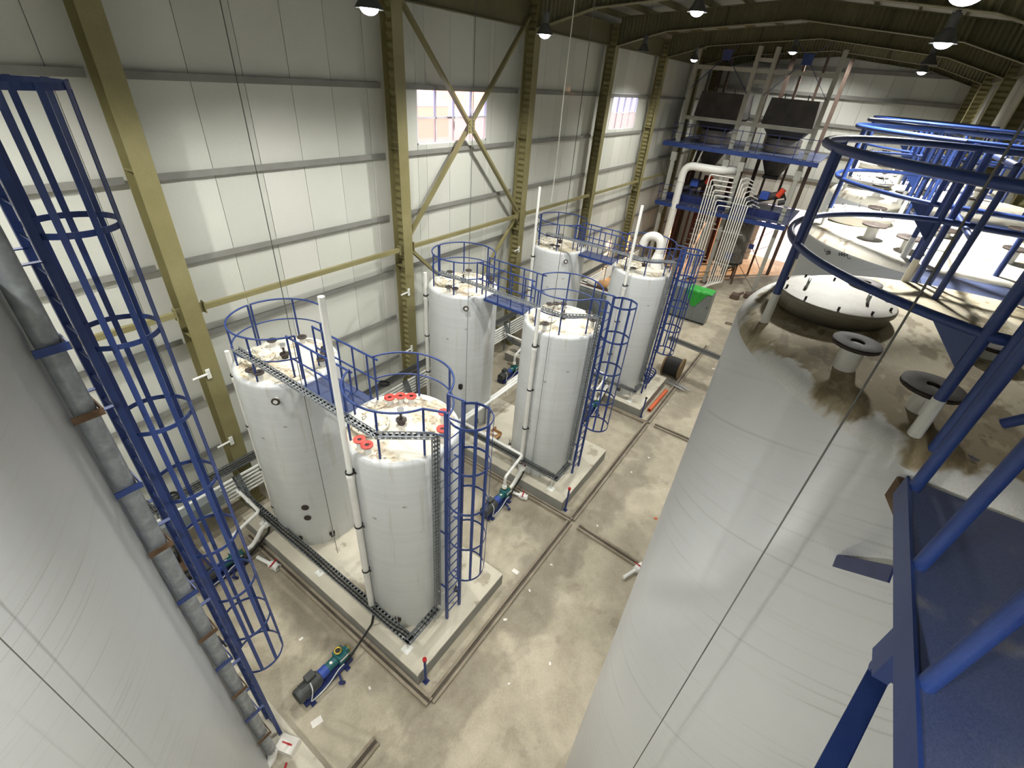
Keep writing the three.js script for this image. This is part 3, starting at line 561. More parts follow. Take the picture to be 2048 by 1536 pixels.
for (let i = 0; i < 4; i++) {
  const z = (BIG[i][1] + BIG[i + 1][1]) / 2, t = thing('catwalk', `blue catwalk bridging the gap between tall tanks ${['behind the dirt-covered roof', 'second and third in the row', 'third and fourth in the row', 'at the far end of the row'][i]}`, 'catwalk', [1.6, 0, z], 'catwalks between tall tanks');
  part('deck_plate', box(1.5, 0.02, 0.9, 0, 9.62, 0), M.deckBlue, t);
  for (const s of [-1, 1]) { part('top_rail', rod([s * 0.72, 10.72, -1.0], [s * 0.72, 10.72, 1.0], 0.026), M.blue, t); part('mid_rail', rod([s * 0.72, 10.2, -1.0], [s * 0.72, 10.2, 1.0], 0.022), M.blue, t); for (const f of [-1.0, -0.42, 0.42, 1.0]) part('post', rod([s * 0.72, 9.66, f], [s * 0.72, 10.72, f], 0.024), M.blue, t); }
}
// near walkway beside the first tall tank
{
  const t = thing('walkway', 'near blue plate walkway ending at the dirt-covered tall tank', 'walkway', [0, 0, 0]);
  part('deck_plate', box(2.5, 0.02, 4.2, 1.93, 9.6, -0.24), M.deckBlue, t);
  part('deck_edge', box(0.012, 0.12, 4.2, 0.685, 9.56, -0.24), M.blue, t);
  for (const z of [-2.28, -1.78, -1.28, -0.4]) part('post', rod([0.71, 9.6, z], [0.71, 10.75, z], 0.026), M.blue, t);
  part('top_rail', rod([0.71, 10.75, -2.28], [0.71, 10.75, -0.4], 0.026), M.blue, t);
  part('gate_brace', rod([0.86, 9.95, -2.45], [1.25, 10.5, -2.30], 0.022), M.blue, t);
  part('tank_bracket', [...angle([0.70, 9.50, -2.50], [0.74, 9.52, -2.28], 0.12, 0.01)], M.rust, t, 'rusty angle bracket');
  part('support_bracket', [...angle([0.70, 8.86, -2.52], [0.72, 9.42, -1.95], 0.07, 0.008)], M.pumpBase, t);
  part('support_angle', [...angle([0.80, 9.22, -1.60], [0.45, 9.22, -0.35], 0.065, 0.008, [0, 1, 0], -1)], M.blue, t);
  part('lug', [box(0.05, 0.2, 0.12, 0.72, 9.42, -1.52), rod([0.70, 9.30, -1.52], [0.78, 9.30, -1.52], 0.02, 8)], M.blue, t);
}
// ladder and trunk on the tall tank
{
  const l = cagedLadder('blue caged ladder on the tall tank near the window wall', [-5.16, 0, -0.85], 0.421, 10.7, 9, Math.PI / 2, 2.75, 7, 0.29, 0.335);
  for (const y of [1.7, 3.3, 4.9, 6.5, 8.1, 9.5]) for (const s of [-1, 1]) part('wall_bracket', bar([-0.28, y, s * 0.215], [0, y, s * 0.215], 0.05, 0.01), M.blue, l);
  const t = thing('galvanised_duct', 'wide galvanised duct strapped to the tall tank beside the caged ladder', 'duct', [-4.70, 0, -0.585]);
  part('trunk', [rod([0, 0.75, 0], [0, 10.2, 0], 0.085, 18)], M.galv, t); part('elbow', smoothTube([[0, 0.8, 0], [0, 0.6, 0], [0.02, 0.5, 0.1], [0.02, 0.48, 0.25]], 0.085, 14, 12), M.whitePipe, t);
  [1.5, 2.35, 3.15, 4.0, 4.75, 5.6, 6.5, 7.4, 8.3, 8.95].forEach((y, k) => part('strap', [bar([-0.28, y, -0.10], [0.12, y, -0.10], 0.012, 0.07), bar([0.11, y, -0.1], [0.11, y, 0.12], 0.07, 0.012, [1, 0, 0])], k % 2 ? M.blue : M.rust, t));
  part('tie', [rod([-0.11, 7.0, -0.1], [0.11, 7.0, -0.1], 0.012), rod([-0.11, 4.3, -0.1], [0.11, 4.3, -0.1], 0.012)], M.black, t);
}
// ---------------------------------------------------------------- cable trays: perforated channels
function trayRun(parent, a, b, w, up = [0, 1, 0], h = 0.06, mat = M.trayDark) {
  a = P(a); b = P(b); const d = b.clone().sub(a), L = d.length(); d.normalize(); const u = P(up).clone().normalize(), s = u.clone().cross(d).normalize(), out = [];
  const seg = (o, k0, k1, ww, hh) => bar(a.clone().addScaledVector(d, k0).add(o), a.clone().addScaledVector(d, k1).add(o), ww, hh, u);
  for (const q of [-1, 1]) { const o = s.clone().multiplyScalar(q * w / 2); out.push(seg(o.clone().addScaledVector(u, h * 0.8), 0, L, 0.004, h * 0.42), seg(o.clone().addScaledVector(u, h * 0.12), 0, L, 0.004, h * 0.25)); for (let k = 0; k < L; k += 0.09) out.push(seg(o.clone().addScaledVector(u, h * 0.42), k, Math.min(k + 0.035, L), 0.004, h * 0.4)); out.push(seg(s.clone().multiplyScalar(q * w * 0.36), 0, L, w * 0.28, 0.004)); }
  out.push(seg(v3(0, 0, 0), 0, L, w * 0.2, 0.004)); for (let k = 0; k < L; k += 0.1) out.push(seg(v3(0, 0, 0), k, Math.min(k + 0.05, L), w, 0.004));
  return part('tray_section', out, mat, parent);
}
function cablesIn(parent, pts, n, w, lift = 0.02) { for (let k = 0; k < n; k++) { const o = (k - (n - 1) / 2) * w; part('cable', smoothTube(pts.map(([x, y, z, ax, az]) => [x + (ax || 0) * o, y + lift, z + (az === undefined ? 1 : az) * o]), 0.011, 60, 5), k % 2 ? M.black : M.cable, parent); } }
[0, 2, 4].forEach((i) => {
  const A = TANKS[i], B = TANKS[i + 1], zf = A.z + 0.96, nm = ['first', '', 'second', '', 'third'][i];
  const t = thing('cable_tray', `galvanised cable tray across the railings of the ${nm} tank pair`, 'cable tray', [0, 0, 0], 'high cable trays');
  trayRun(t, [B.x - 0.1, 6.0, zf], [A.x + 0.45, 6.0, zf], 0.13, [0, 1, 0], 0.06, M.galv); trayRun(t, [A.x + 0.45, 6.0, zf], [A.x + 1.17, 6.0, A.z + 0.36], 0.13, [0, 1, 0], 0.06, M.galv);
  trayRun(t, [A.x + 1.17, 6.02, A.z + 0.36], [A.x + 1.10, 1.0, A.z + 0.33], 0.13, [1, 0, 0.3]);
  for (const y of [4.9, 3.2, 1.6]) part('conduit_loop', smoothTube([[A.x + 1.12, y, A.z + 0.3], [A.x + 1.14, y - 0.25, A.z + 0.2], [A.x + 1.16, y - 0.22, A.z + 0.05], [A.x + 1.1, y + 0.05, A.z + 0.0]], 0.012, 16, 6), M.conduit, t);
  const l = thing('cable_tray', `low galvanised cable tray along the front of the ${nm} plinth`, 'cable tray', [0, 0, 0], 'low cable trays');
  const zl = PL[i / 2][0] - 0.26, y = 0.92;
  trayRun(l, [-10.5, 1.62, zl - 0.02], [-10.12, y, zl], 0.2); trayRun(l, [-10.12, y, zl], [-4.05, y, zl], 0.2, [0, 1, 0]); trayRun(l, [-4.08, y, zl + 0.08], [-4.10, y, A.z + 0.3], 0.16);
  cablesIn(l, [[-10.5, 1.6, zl], [-10.12, y, zl], [-9, y, zl + 0.01], [-7.5, y, zl - 0.01], [-6, y, zl + 0.015], [-4.6, y, zl], [-4.2, y, zl - 0.05]], 4, 0.035);
  cablesIn(l, [[-4.10, y, zl, 1, 0], [-4.1, y, zl - 0.5, 1, 0], [-4.1, y, A.z + 0.35, 1, 0]], 2, 0.05);
  for (const x of [-9.6, -7.2, -4.2]) part('leg', [rod([x, 0.42, zl], [x, y, zl], 0.02, 8), box(0.2, 0.01, 0.2, x, 0.427, zl), rod([x, 0.6, zl], [x - 0.0, 0.9, zl - 0.12], 0.012, 6)], M.whitePipe, l);
  for (const px of [-5.3, -9.3]) if (px > -6 || i !== 2) { part('drop', [bar([px + 0.12, y - 0.02, zl], [px + 0.12, 0.5, zl + 0.12], 0.03, 0.05), ...[bar([px + 0.12, 0.5, zl + 0.12], [px + 0.18, 0.16, zl + 0.9], 0.03, 0.05)]], M.black, l, 'black cable drop to the pump'); }
});
// services along the window wall
{
  const t = thing('cable_tray', 'dark cable tray running along the foot of the window wall', 'cable tray', [0, 0, 0]); trayRun(t, [-10.72, 1.72, 3.5], [-10.72, 1.72, -32], 0.3); cablesIn(t, [[-10.72, 1.74, 3.4, 1, 0], [-10.70, 1.74, -4, 1, 0], [-10.74, 1.74, -10, 1, 0], [-10.71, 1.74, -18, 1, 0], [-10.72, 1.74, -31, 1, 0]], 7, 0.04);
  part('cable_coil', [0, 1, 2].map((k) => flat(new THREE.TorusGeometry(0.17, 0.018, 6, 24)).rotateX(Math.PI / 2 + 0.2).translate(-10.62, 1.86 + k * 0.02, -1.95)), M.black, t); part('cable_coil', [0, 1, 2].map((k) => flat(new THREE.TorusGeometry(0.17, 0.018, 6, 24)).rotateX(Math.PI / 2 - 0.2).translate(-10.6, 1.86 + k * 0.02, -8.6)), M.black, t);
  for (let k = 0; k < 6; k++) { const y = 1.46 - k * 0.125; const p = thing('wall_pipe', `white pipe of the wall pipe rack, ${['topmost', 'second from the top', 'third from the top', 'fourth from the top', 'fifth from the top', 'lowest'][k]}`, 'pipe', [-10.6, y, -15.5], 'white pipes of the wall rack'); part('tube', rod([0, 0, 14.5], [0, 0, -16], 0.042, 12), M.whitePipe, p); part('coupling', [rod([0, 0, 8], [0, 0, 8.1], 0.052, 12), rod([0, 0, -3], [0, 0, -3.1], 0.052, 12)], M.whitePipe, p); }
  [-1.6, -4.6, -7.6, -10.0, -13.2, -15.9, -19, -22, -26, -30].forEach((z, k) => solo('pipe_rack_post', 'grey channel post holding the white wall pipes', 'rack post', [box(0.06, 1.6, 0.06, -10.72, 0.85, z), box(0.03, 0.9, 0.05, -10.5, 1.15, z), box(0.26, 0.04, 0.05, -10.6, 1.63, z), box(0.26, 0.04, 0.05, -10.6, 0.72, z)], M.trayDark, [0, 0, 0], 'posts of the wall pipe rack'));
  solo('trunking', 'long grey trunking box under the cable tray by the tall tank', 'trunking', [rbox(0.28, 0.34, 3.6, -10.45, 1.28, -1.1, 0.01)], M.cabinet);
}
// long white pipes between the rows of tanks
for (let k = 0; k < 3; k++) { const p = thing('process_pipe', `long white pipe between the tank rows, ${['nearest the aisle', 'middle of three', 'nearest the window wall'][k]}`, 'pipe', [-7.72 - k * 0.15, 1.28 - k * 0.05, 0], 'long white process pipes'); const z0 = [-8.85, -8.75, -12.3][k]; part('tube', bent([[0, -0.5, z0], [0, 0, z0], [0, 0, -21]], 0.055, 0.1, 12), M.whitePipe, p); part('coupling', [rod([0, 0, -10.2], [0, 0, -10.35], 0.068, 12), rod([0, 0, -14.2], [0, 0, -14.3], 0.068, 12)], M.whitePipe, p); part('support', [box(0.04, 0.8, 0.04, 0, -0.44, -10.6), box(0.04, 0.8, 0.04, 0, -0.44, -16.6)], M.galv, p); }
for (let k = 0; k < 2; k++) solo('process_pipe', `short white pipe stub between the first tank pair, ${['upper', 'lower'][k]}`, 'pipe', rod([-6.75, 1.3 - k * 0.12, -4.25 - k * 0.1], [-6.75, 1.3 - k * 0.12, -5.2], 0.05, 12), M.whitePipe);
// pumps: local +z is the motor end
function pump(label, at, riser, reach = 2.45) {
  const t = thing('pump', label, 'pump', at, 'pump sets');
  part('base_frame', [rbox(0.36, 0.1, 1.15, 0, 0.08, -0.02, 0.01), box(0.5, 0.03, 0.1, 0, 0.02, -0.42), box(0.5, 0.03, 0.1, 0, 0.02, 0.42)], M.pumpBase, t);
  part('foot', [bar([0.2, 0.1, -0.22], [0.36, 0.12, -0.16], 0.04, 0.04), rod([0.37, 0.0, -0.2], [0.37, 0.14, -0.12], 0.04, 8)], M.pumpBase, t);
  const m = part('motor', lathe([[0, -0.27], [0.11, -0.27], [0.15, -0.24], [0.15, 0.16], [0.16, 0.17], [0.16, 0.25], [0.13, 0.28], [0, 0.28]], 28).rotateX(Math.PI / 2).translate(0, 0.30, 0.34), M.motor, t);
  part('cooling_fin', Array.from({ length: 16 }, (_, k) => { const a = (k / 16) * Math.PI * 2; return bar([Math.cos(a) * 0.158, 0.30 + Math.sin(a) * 0.158, 0.15], [Math.cos(a) * 0.158, 0.30 + Math.sin(a) * 0.158, 0.48], 0.006, 0.02, [Math.cos(a), Math.sin(a), 0]); }), M.motor, m);
  part('terminal_box', rbox(0.16, 0.12, 0.2, -0.06, 0.47, 0.24, 0.012), M.motor, m);
  part('coupling_guard', rod([0, 0.30, 0.10], [0, 0.30, -0.1], 0.115, 20), M.pumpBlue, t);
  const h = part('pump_head', [rod([0, 0.30, -0.09], [0, 0.30, -0.34], 0.10, 18), rbox(0.28, 0.26, 0.24, 0, 0.30, -0.44, 0.04), rod([-0.02, 0.40, -0.42], [-0.02, 0.49, -0.42], 0.07, 16), rod([0, 0.30, -0.55], [0, 0.30, -0.62], 0.08, 16)], M.pumpTeal, t);
  part('name_plate', [box(0.006, 0.05, 0.2, 0.143, 0.36, -0.44)], M.card, h); part('sticker', box(0.06, 0.004, 0.05, 0.02, 0.4, -0.2), M.card, h);
  part('inlet_ring', [ringDisc(0.05, 0.085, 0.03).translate(-0.02, 0.488, -0.42), ringDisc(0.05, 0.085, 0.03).rotateX(-Math.PI / 2).translate(0, 0.30, -0.62)], M.brass, h); part('inlet_bore', rod([-0.02, 0.485, -0.42], [-0.02, 0.5, -0.42], 0.052, 14), M.black, h);
  part('conduit', smoothTube([[0.04, 0.46, 0.3], [0.16, 0.40, 0.34], [0.2, 0.2, 0.42], [0.2, 0.14, 0.44], [0.22, 0.14, 0.25], [0.22, 0.18, 0.0], [0.19, 0.26, -0.25], [0.2, 0.28, -0.38]], 0.014, 40, 6), M.conduit, t);
  if (riser) {
    const r = thing('riser_pipe', riser, 'pipe', at, 'white pump risers');
    part('tube', bent([[-0.02, 0.52, -0.42], [-0.02, 0.95, -0.42], [-0.02, 1.22, -1.28], [-reach, 1.22, -1.32]], 0.045, 0.08, 12), M.whitePipe, r); part('collar', rod([-0.02, 0.52, -0.42], [-0.02, 0.60, -0.42], 0.085, 14, 0.07), M.whitePipe, r); part('coupling', rod([-0.5, 1.22, -1.3], [-0.58, 1.22, -1.3], 0.056, 12), M.whitePipe, r);
  }
}
const pz = (i) => PL[i][0] + 1.1;
pump('dark motor and teal pump set before the first plinth with open brass inlet', [-5.28, 0, pz(0)], null);
pump('motor and teal pump set before the second plinth under a white riser', [-5.28, 0, pz(1)], 'white riser pipe from the aisle-side pump before the second plinth');
pump('motor and teal pump set before the third plinth near the aisle', [-5.28, 0, pz(2)], 'white riser pipe from the aisle-side pump before the third plinth');
{
  const t = thing('pump_skid', 'dark blue skid with black motors and rusty plate behind the tall tank ladder', 'pump skid', [-10.0, 0, -1.55]);
  part('frame', [box(1.25, 0.12, 0.08, 0, 0.08, 0.45), box(1.25, 0.12, 0.08, 0, 0.08, -0.35), box(0.08, 0.12, 0.8, -0.6, 0.08, 0.05), box(0.08, 0.12, 0.8, 0.6, 0.08, 0.05)], M.pumpBase, t);
  part('drip_plate', box(1.2, 0.02, 0.76, 0, 0.14, 0.05), M.rust, t, 'rusty brown plate');
  for (const [x, z] of [[-0.4, 0.25], [0.38, 0.28]]) { const m = part('motor', [rod([x, 0.32, z - 0.22], [x, 0.32, z + 0.2], 0.14, 18), box(0.2, 0.06, 0.3, x, 0.18, z)], M.black, t); part('terminal_box', rbox(0.12, 0.08, 0.14, x, 0.49, z, 0.01), M.motor, m); part('cable_gland', rod([x + 0.04, 0.5, z + 0.02], [x + 0.16, 0.42, z + 0.1], 0.02, 8), M.conduit, m); }
  part('sticker', box(0.11, 0.004, 0.1, 0.15, 0.153, -0.12), M.card, t, 'white sticker');
}
pump('motor and teal pump set by the wall behind the tall tank ladder', [-9.3, 0, pz(0) + 0.05], 'white riser pipe from the wall-side pump before the first plinth', 1.1);
pump('motor and teal pump set by the wall before the third plinth', [-9.2, 0, pz(2)], 'white riser pipe from the wall-side pump before the third plinth', 1.25);
// suction hoses and drain valves
function suction(label, x, i) {
  const z = PL[i][0], t = thing('suction_pipe', label, 'pipe', [x, 0, z], 'suction pipes with red-handled valves');
  part('hose', smoothTube([[0.02, 0.30, 0.46], [0.02, 0.30, 0.36], [0.03, 0.34, 0.26], [0.05, 0.52, 0.1], [0.06, 0.70, -0.05], [0.06, 0.72, -0.3], [0.06, 0.72, -0.62]], 0.06, 30, 12), M.whitePipe, t);
  const v = part('valve_body', [rbox(0.14, 0.14, 0.14, 0.06, 0.72, -0.24, 0.03), rod([0.06, 0.72, -0.12], [0.06, 0.72, -0.36], 0.085, 14)], M.whitePipe, t); part('valve_handle', [bar([0.06, 0.84, -0.24], [-0.14, 0.86, -0.24], 0.03, 0.02), rod([0.06, 0.78, -0.24], [0.06, 0.85, -0.24], 0.02, 8)], M.red, v);
}
suction('white suction hose with red-handled valve at the second plinth', -5.28, 1); suction('white suction hose with red-handled valve at the third plinth', -5.28, 2); suction('white suction hose with red-handled valve at the wall end of the first plinth', -9.3, 0);
function drain(label, x, z, turn = 0) {
  const t = thing('drain_valve', label, 'valve', [x, 0, z], 'white drain valves'); t.rotation.y = turn;
  part('stub', rod([-0.55, 0.1, 0], [0, 0.1, 0], 0.05, 12), M.whitePipe, t); part('body', [rbox(0.16, 0.17, 0.17, 0.02, 0.11, 0, 0.03), rod([-0.1, 0.11, 0], [0.14, 0.11, 0], 0.09, 16), ringDisc(0.06, 0.1, 0.04).rotateZ(-Math.PI / 2).translate(0.13, 0.11, 0)], M.whitePipe, t); part('handle', [bar([0.0, 0.21, -0.13], [0.04, 0.22, 0.13], 0.03, 0.022), rod([0.02, 0.15, 0], [0.02, 0.22, 0], 0.02, 8)], M.red, t);
}
drain('white drain valve with red handle on the floor before the second plinth', -4.86, -8.86, 0.2); drain('white drain valve with red handle on the floor before the first plinth', -8.5, -2.86, 0.2); drain('white drain valve with red handle on the aisle kerb at the tall tank', -0.95, -8.72, 1.2);
// blue marker posts at the plinth corners
PL.forEach(([a], i) => { const t = thing('marker_post', `short blue post with red cap at the ${PLW[i]} plinth corner`, 'post', [-3.56, 0, a - 0.16], 'plinth corner posts'); part('post', rod([0, 0, 0], [0, 0.92, 0], 0.028, 10), M.blue, t); part('cap', rod([0, 0.9, 0], [0, 0.96, 0], 0.045, 10), i === 2 ? M.black : M.red, t, i === 2 ? 'dark cap' : 'red cap'); part('base', box(0.12, 0.01, 0.12, 0, 0.005, 0), M.pumpBase, t); });
// white foam stand-offs left on the first plinth, tray stands
// cylinder-shaped brackets on the wall columns
[[2, 4.51], [2, 2.42], [3, 4.64], [3, 2.47], [4, 4.67]].forEach(([i, y], k) => { const t = thing('cable_hanger', `white T-shaped cable hanger on the ${ORD[i]} window wall column, ${['upper', 'lower', 'upper', 'lower', 'single'][k]}`, 'hanger', [-10.88, y, COLZ[i] + 0.1], 'white hangers on the columns'); part('plate', rbox(0.03, 0.26, 0.1, 0.01, 0, 0, 0.012), M.whitePipe, t); part('arm', rod([0, 0, 0], [0.04, 0.02, 0.36], 0.028, 10), M.whitePipe, t); });
// hanging wires
[[-6.97, -3.77, 0.95, 'thin dark wire hanging in front of the wall-side tank on the first plinth'], [-7.2, -8.83, 0.4, 'thin dark wire hanging in front of the crossed wall braces'], [-5.02, -9.5, 0.43, 'thin dark wire hanging down the front of the second plinth aisle tank'], [0.32, -2.08, 0.0, 'thin dark wire hanging in front of the dirt-covered tall tank'], [-3.5, 0.505, 0.0, 'thin dark wire hanging in front of the tall tank with the caged ladder']].forEach(([x, z, y, l], k) => solo('hanging_wire', l, 'wire', [rod([x, y, z], [x, roofY(x), z], k > 2 ? 0.0042 : 0.007, 5)], M.cable, [0, 0, 0], 'hanging wires'));
solo('hanging_rope', 'white rope hanging from the rafters before the third wall bay', 'rope', [smoothTube([[-6.5, 13.5, -11.33], [-6.48, 12, -11.33], [-6.5, 10.6, -11.36], [-6.46, 9.2, -11.33], [-6.48, 8.2, -11.33]], 0.011, 30, 6)], M.rope);

// ---------------------------------------------------------------- high-bay lamps
function lamp(label, x, y, z, lit, big) {
  const t = thing('high_bay_lamp', label, 'lamp', [x, y, z], 'high-bay lamps'); const top = roofY(x) - 0.005 - y;
  part('reflector', lathe([[0.06, 0.24], [0.10, 0.22], [0.15, 0.12], [0.22, 0.02], [0.235, 0.0], [0.215, 0.01], [0.14, 0.11], [0.09, 0.2], [0.0, 0.2]], 32), M.shade, t);
  part('ballast_housing', [rod([0, 0.24, 0], [0, 0.46, 0], 0.085, 16), rod([0, 0.46, 0], [0, 0.5, 0], 0.05, 12)], M.shade, t); part('suspension', rod([0, 0.5, 0], [0, top, 0], 0.008, 6), M.cable, t);
  if (!lit) { part('cover', rod([0, 0.02, 0], [0, 0.03, 0], 0.2, 20), M.black, t); return; }
  part('bulb', flat(new THREE.SphereGeometry(0.15, 20, 12)).scale(1, 0.75, 1).translate(0, 0.03, 0), M.bulb, t);
  const s = new THREE.SpotLight(LAMP_COLOR, LAMP_POWER, 0, 1.27, 0.35, 2); s.position.set(0, -0.12, 0); s.target.position.set(0, -2, 0); s.castShadow = true; s.shadow.radius = 6; t.add(s); t.add(s.target);
}
lamp('lit high-bay lamp over the first window wall bay', -7.4, 11.66, -6.4, true); lamp('lit high-bay lamp over the third window wall bay', -8.1, 11.87, -12.8, true); lamp('unlit dark high-bay lamp over the fourth window wall bay', -8.28, 12.0, -20.0, false); lamp('lit high-bay lamp before the tower near the window wall', -8.4, 12.12, -26.5, true);
lamp('lit high-bay lamp under the ridge above the small tanks', -4.48, 12.46, -13.5, true); lamp('lit high-bay lamp under the ridge before the tower hoppers', -4.32, 12.6, -26.5, true);
lamp('lit high-bay lamp above the second tall tank', 0.17, 11.92, -7.0, true); lamp('lit high-bay lamp above the third tall tank', 0.32, 12.06, -13.5, true); lamp('unlit high-bay lamp above the far tall tanks', 0.36, 12.08, -20.0, false); lamp('lit high-bay lamp beyond the far tall tanks', 0.4, 12.19, -26.5, true);
for (const [x, z, l] of [[-8.35, -0.5, 'lit high-bay lamp over the tall tank beside the window wall'], [-1.8, 2.4, 'lit high-bay lamp over the near aisle'], [1.2, 2.4, 'lit high-bay lamp behind the walkway'], [-8.35, 6.0, 'lit high-bay lamp in the near hall corner'], [-4.0, 6.0, 'lit high-bay lamp under the ridge by the front wall']]) lamp(l, x, 12.0, z, true);
for (const [x, y, z, l] of [[0.3, 13.42, -34.6, 'lit lamp close under the roof behind the last rafter near the tall tanks'], [-4.2, 13.75, -37.6, 'lit lamp close under the roof behind the tower'], [-1.9, 13.6, -34.6, 'lit lamp close under the roof between the ridge and the tall tanks']]) lamp(l, x, y, z, true);
// ---------------------------------------------------------------- batching tower at the end of the hall
const TZ0 = -33, TZ1 = -38.5;
{
  const legs = [[-10.25, 'next to the window wall'], [-7.0, 'left of the white pipe bundles'], [-6.1, 'between the white pipe bundles'], [-2.95, 'beside the bright doorway']];
  const t = thing('batching_tower', 'tall grey and blue steel tower carrying two dark hoppers at the hall end', 'tower', [0, 0, 0]);
  for (const z of [TZ0, TZ1]) for (const [x] of legs) part('leg', [box(0.22, 13.2, 0.012, x, 6.6, z - 0.1), box(0.22, 13.2, 0.012, x, 6.6, z + 0.1), box(0.012, 13.2, 0.2, x, 6.6, z)], z === TZ0 ? M.towerGrey : M.towerBrown, t);
  for (const [x] of legs) { part('splice', box(0.34, 0.5, 0.26, x, 7.35, TZ0), M.towerGrey, t); part('base_shoe', box(0.45, 0.06, 0.45, x, 0.03, TZ0), M.towerBrown, t); }
  for (const x of [-9.4, -5.2, -4.1]) part('rear_post', box(0.14, 13.2, 0.14, x, 6.6, TZ1 + 1.2), M.towerBrown, t);
  for (const y of [9.55, 12.1]) part('cross_beam', [bar([-10.25, y, TZ0], [-2.95, y, TZ0], 0.16, 0.2)], M.towerGrey, t);
  for (const y of [11.6, 12.6]) part('link_plate', box(1.0, 0.18, 0.06, -6.55, y, TZ0), M.towerGrey, t);
  for (const [a, b] of [[-10.25, -7.0], [-6.1, -2.95]]) {
    const c = (a + b) / 2, y = 12.72; for (const [px, py] of [[a, 11.0], [b, 11.0], [a, 14.2], [b, 14.2]]) part('diagonal', bar([c, y, TZ0 + 0.1], [px, py, TZ0 + 0.1], 0.02, 0.09, [0, 0, 1]), M.pumpBase, t);
    part('gusset', box(0.5, 0.5, 0.03, c, y, TZ0 + 0.14), M.blue, t, 'blue gusset plate');
  }
  // decks
  for (const [y, over, nm] of [[8.05, 0.75, 'upper'], [4.55, 0.0, 'lower']]) {
    part('deck_beam', box(8.1 + over, 0.24, 0.14, -6.55, y, TZ0 + 0.5), M.blue, t); part('deck_plate', box(8.1 + over, 0.03, 5.6, -6.55, y + 0.13, -35.6), M.deckBlue, t);
    part('deck_joist', [-9.5, -8, -5, -3.5].map((x) => box(0.1, 0.2, 5.4, x, y - 0.02, -35.7)), M.pumpBase, t);
    const h = y + 1.15; part('rail', [bar([-10.6, h, TZ0 + 0.45], [-2.5, h, TZ0 + 0.45], 0.03, 0.03), bar([-10.6, h - 0.5, TZ0 + 0.45], [-2.5, h - 0.5, TZ0 + 0.45], 0.025, 0.025)], M.pumpBase, t); for (let k = 0; k < 9; k++) part('rail_post', box(0.035, 1.1, 0.035, -10.5 + k * 1.0, y + 0.65, TZ0 + 0.45), M.pumpBase, t);
  }
  part('lower_fascia', box(7.4, 0.55, 0.04, -6.6, 4.85, TZ0 - 0.6), M.pumpBase, t);
  // lattice of the lower storeys beside the doorway
  for (const [a, b] of [[[-5.0, 4.4], [-2.95, 1.6]], [[-2.95, 4.3], [-5.2, 2.4]], [[-5.1, 2.5], [-2.95, 0.3]], [[-2.95, 3.3], [-5.2, 1.9]]]) part('diagonal', bar([a[0], a[1], TZ0 - 0.1], [b[0], b[1], TZ0 - 0.1], 0.02, 0.08, [0, 0, 1]), M.towerBrown, t);
  part('gusset', [box(0.3, 0.3, 0.03, -4.0, 3.0, TZ0 - 0.05)], M.pumpBase, t); part('gusset', [box(0.45, 0.45, 0.03, -5.1, 2.1, TZ0 - 0.02)], M.blue, t);
}
function hopper(label, x) {
  const t = thing('hopper', label, 'hopper', [x, 0, -35.4], 'hoppers in the tower');
  const frus = (w0, w1, y0, y1) => { const g = flat(new THREE.CylinderGeometry(w1 * Math.SQRT1_2, w0 * Math.SQRT1_2, y1 - y0, 4, 1)); g.rotateY(Math.PI / 4); g.computeVertexNormals(); return g.translate(0, (y0 + y1) / 2, 0); };
  part('bin', [frus(2.75, 2.5, 9.65, 10.95)], M.hopper, t); part('bin_cone', frus(1.7, 2.72, 9.0, 9.65), M.hopper, t);
  part('weigh_vessel', lathe([[0, 8.95], [0.98, 8.95], [1.0, 8.9], [1.0, 8.0], [0.98, 7.95]], 32), M.vessel, t); part('band', [...band(0, 8.6, 0, 1.01, 0, 360, 0.06), ...band(0, 8.2, 0, 1.01, 0, 360, 0.06)], M.hopper, t);
  part('outlet_cone', rod([0, 6.9, 0], [0, 7.98, 0], 0.42, 28, 0.99), M.hopper, t); part('outlet_gate', rbox(0.9, 0.2, 0.9, 0, 6.8, 0, 0.02), M.black, t);
  part('lug', [box(0.06, 0.3, 0.06, -0.6, 11.05, 1.0), box(0.06, 0.3, 0.06, 0.6, 11.05, 1.0)], M.hopper, t);
}
hopper('dark steel hopper on the tower next to the window wall', -8.6); hopper('dark steel hopper on the tower towards the doorway', -4.6);
// actuated valves under the hoppers
for (const [x, l] of [[-8.7, 'under the hopper next to the window wall'], [-4.4, 'under the hopper towards the doorway']]) {
  const t = thing('screw_feeder', `blue feeder with orange actuator ${l}`, 'feeder', [x, 5.9, -33.9], 'feeders under the hoppers');
  part('trough', rod([-1.0, -0.5, 0], [1.0, 0.25, 0], 0.22, 16), M.hopper, t); part('gearbox', rbox(0.5, 0.45, 0.45, 0.05, 0.05, 0.3, 0.04), M.pumpBlue, t); part('actuator', [rod([0.75, 0.1, 0.25], [0.95, 0.55, 0.25], 0.17, 14)], M.orangeValve, t, 'orange actuator'); part('strut', rod([0.9, 0.5, 0.2], [1.3, -0.1, 0.2], 0.05, 8), M.black, t); part('strut', rod([-0.6, -0.3, 0.1], [-1.0, -1.1, 0.1], 0.05, 8), M.black, t); part('motor', rod([0.9, -0.25, 0.2], [1.35, -0.1, 0.2], 0.14, 14), M.motor, t);
}
